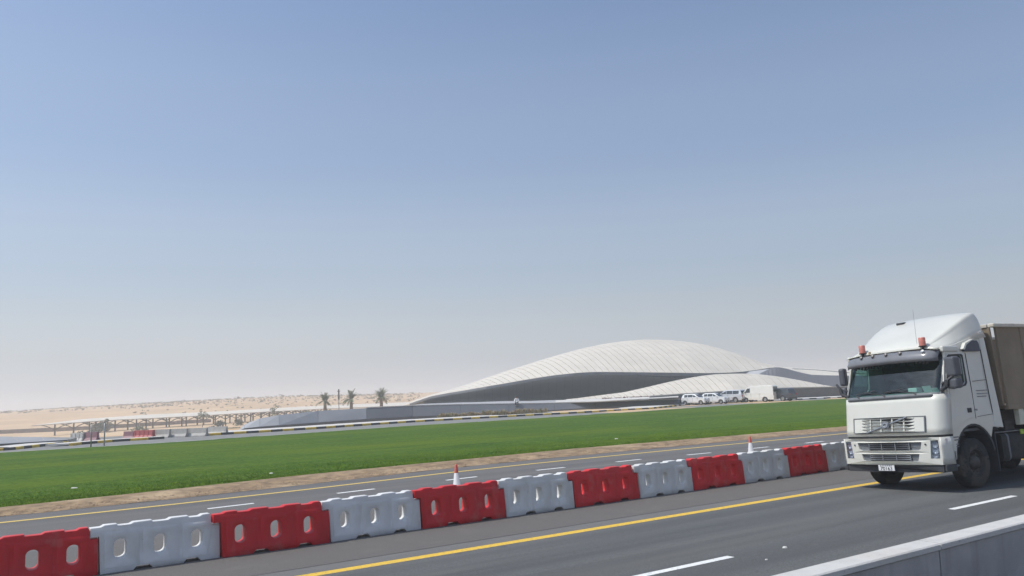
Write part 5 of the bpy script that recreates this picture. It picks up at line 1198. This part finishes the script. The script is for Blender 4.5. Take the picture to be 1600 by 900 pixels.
hs = MB(); pts = [Vector((-2.12, .3+.02*i, 1.9-.75*sin(i/10*pi/1.3))) + Vector((-.07*i, 0, 0)) for i in range(11)]; hs.path(pts, .025, 6); hs.path([p+Vector((-.05, .12, -.06)) for p in pts], .02, 6); hs.build('air_hose', DKP, tk)
tbox('fifth_wheel', CHS, (-5.6, -.5, 1.05), (-4.6, .5, 1.2)); b = MB(); b.tube((-1.22, -1.0, .53), (-1.22, 1.0, .53), .08); b.build('front_axle', CHS, tk); tbox('engine_block', CHS, (-1.9, -.38, .55), (-.35, .38, 1.25)); tbox('radiator', CHS, (-.34, -.9, .5), (-.20, .9, 1.12))
tbox('cross_member', CHS, (-.30, -1.1, .48), (-.20, 1.1, .62))
# trailer
tr_ = empty('tipper_trailer', tuple(tk.location), 0, 'brown high sided tipper trailer with a pale top rail behind the white truck cab', 'trailer'); tr_.rotation_euler = tk.rotation_euler
RUST = layer(layer(mat('brown_trailer_paint', (.23, .185, .13), .75, .2, .9, .3, bscale=14), (.31, .22, .15), .8, .5, .75, .7), (.13, .105, .08), 1.6, .52, .8, .6, (1, 1, .25, 0))
RAILM = layer(mat('pale_top_rail', (.56, .53, .46), .6, .1, 3), (.30, .24, .17), 6, .55, .75, .6)
def rbox(nm, m, a, b_, bevel=.01): return tbox(nm, m, a, b_, tr_, bevel)
for sg in (-1, 1):
    for i in range(9):
        x0 = -2.62-1.02*i
        b = MB(); b.poly([(x0-1.0, 1.70), (x0, 1.70), (x0, 3.47), (x0-1.0, 3.47)], [], min(sg*1.20, sg*1.25), max(sg*1.20, sg*1.25)); b.build('side_panel', RUST, tr_)
        rbox('side_post', RUST, (x0-.96-.08, sg*1.255-.02, 1.72), (x0-.96+.02, sg*1.255+.02, 3.47))
    rbox('top_rail', RAILM, (-11.8, sg*1.24-.075, 3.472), (-2.45, sg*1.24+.075, 3.56), .02)
    rbox('bottom_rail', RUST, (-11.8, sg*1.22-.05, 1.60), (-2.6, sg*1.22+.05, 1.70))
    rbox('trailer_beam', CHS, (-11.8, sg*.45-.06, 1.22), (-3.2, sg*.45+.06, 1.6))
b = MB(); b.poly([(-2.52, 1.70), (-2.44, 3.47), (-2.50, 3.47), (-2.58, 1.70)][::-1], [], -1.2, 1.2); b.build('front_wall', RUST, tr_)
rbox('front_rail', RAILM, (-2.55, -1.22, 3.472), (-2.42, 1.16, 3.55)); rbox('rear_gate', RUST, (-11.85, -1.2, 1.7), (-11.78, 1.2, 3.47)); rbox('load_floor', RUST, (-11.78, -1.19, 1.62), (-2.62, 1.19, 1.70))
for y in (-.75, .75): rbox('landing_leg', CHS, (-5.0-1.7, y-.06, .5), (-4.9-1.7, y+.06, 1.3))
for x in (-9.0, -10.2, -11.3):
    for y in (-.95, .95):
        o = twheel(x, y, .50, .50, True); o.parent = tr_

# ------------------------------------------------------------------ dusty air
hz = MB(); hz.box((-1500, -400, -8), (1500, 1500, 18))
HM = bpy.data.materials.new('dusty_air'); HM.use_nodes = True; nn = HM.node_tree.nodes; nn.remove(nn['Principled BSDF'])
pv = nn.new('ShaderNodeVolumePrincipled'); pv.inputs['Density'].default_value = HAZE_D; pv.inputs['Color'].default_value = (.93, .94, .96, 1); pv.inputs['Anisotropy'].default_value = .2
HM.node_tree.links.new(pv.outputs[0], nn['Material Output'].inputs['Volume'])
hzo = hz.build('haze', HM); hzo['kind'] = 'stuff'; tag(hzo, 'thin pale dust haze hanging in the desert air over the whole place', 'haze')
SC.cycles.volume_bounces = 1
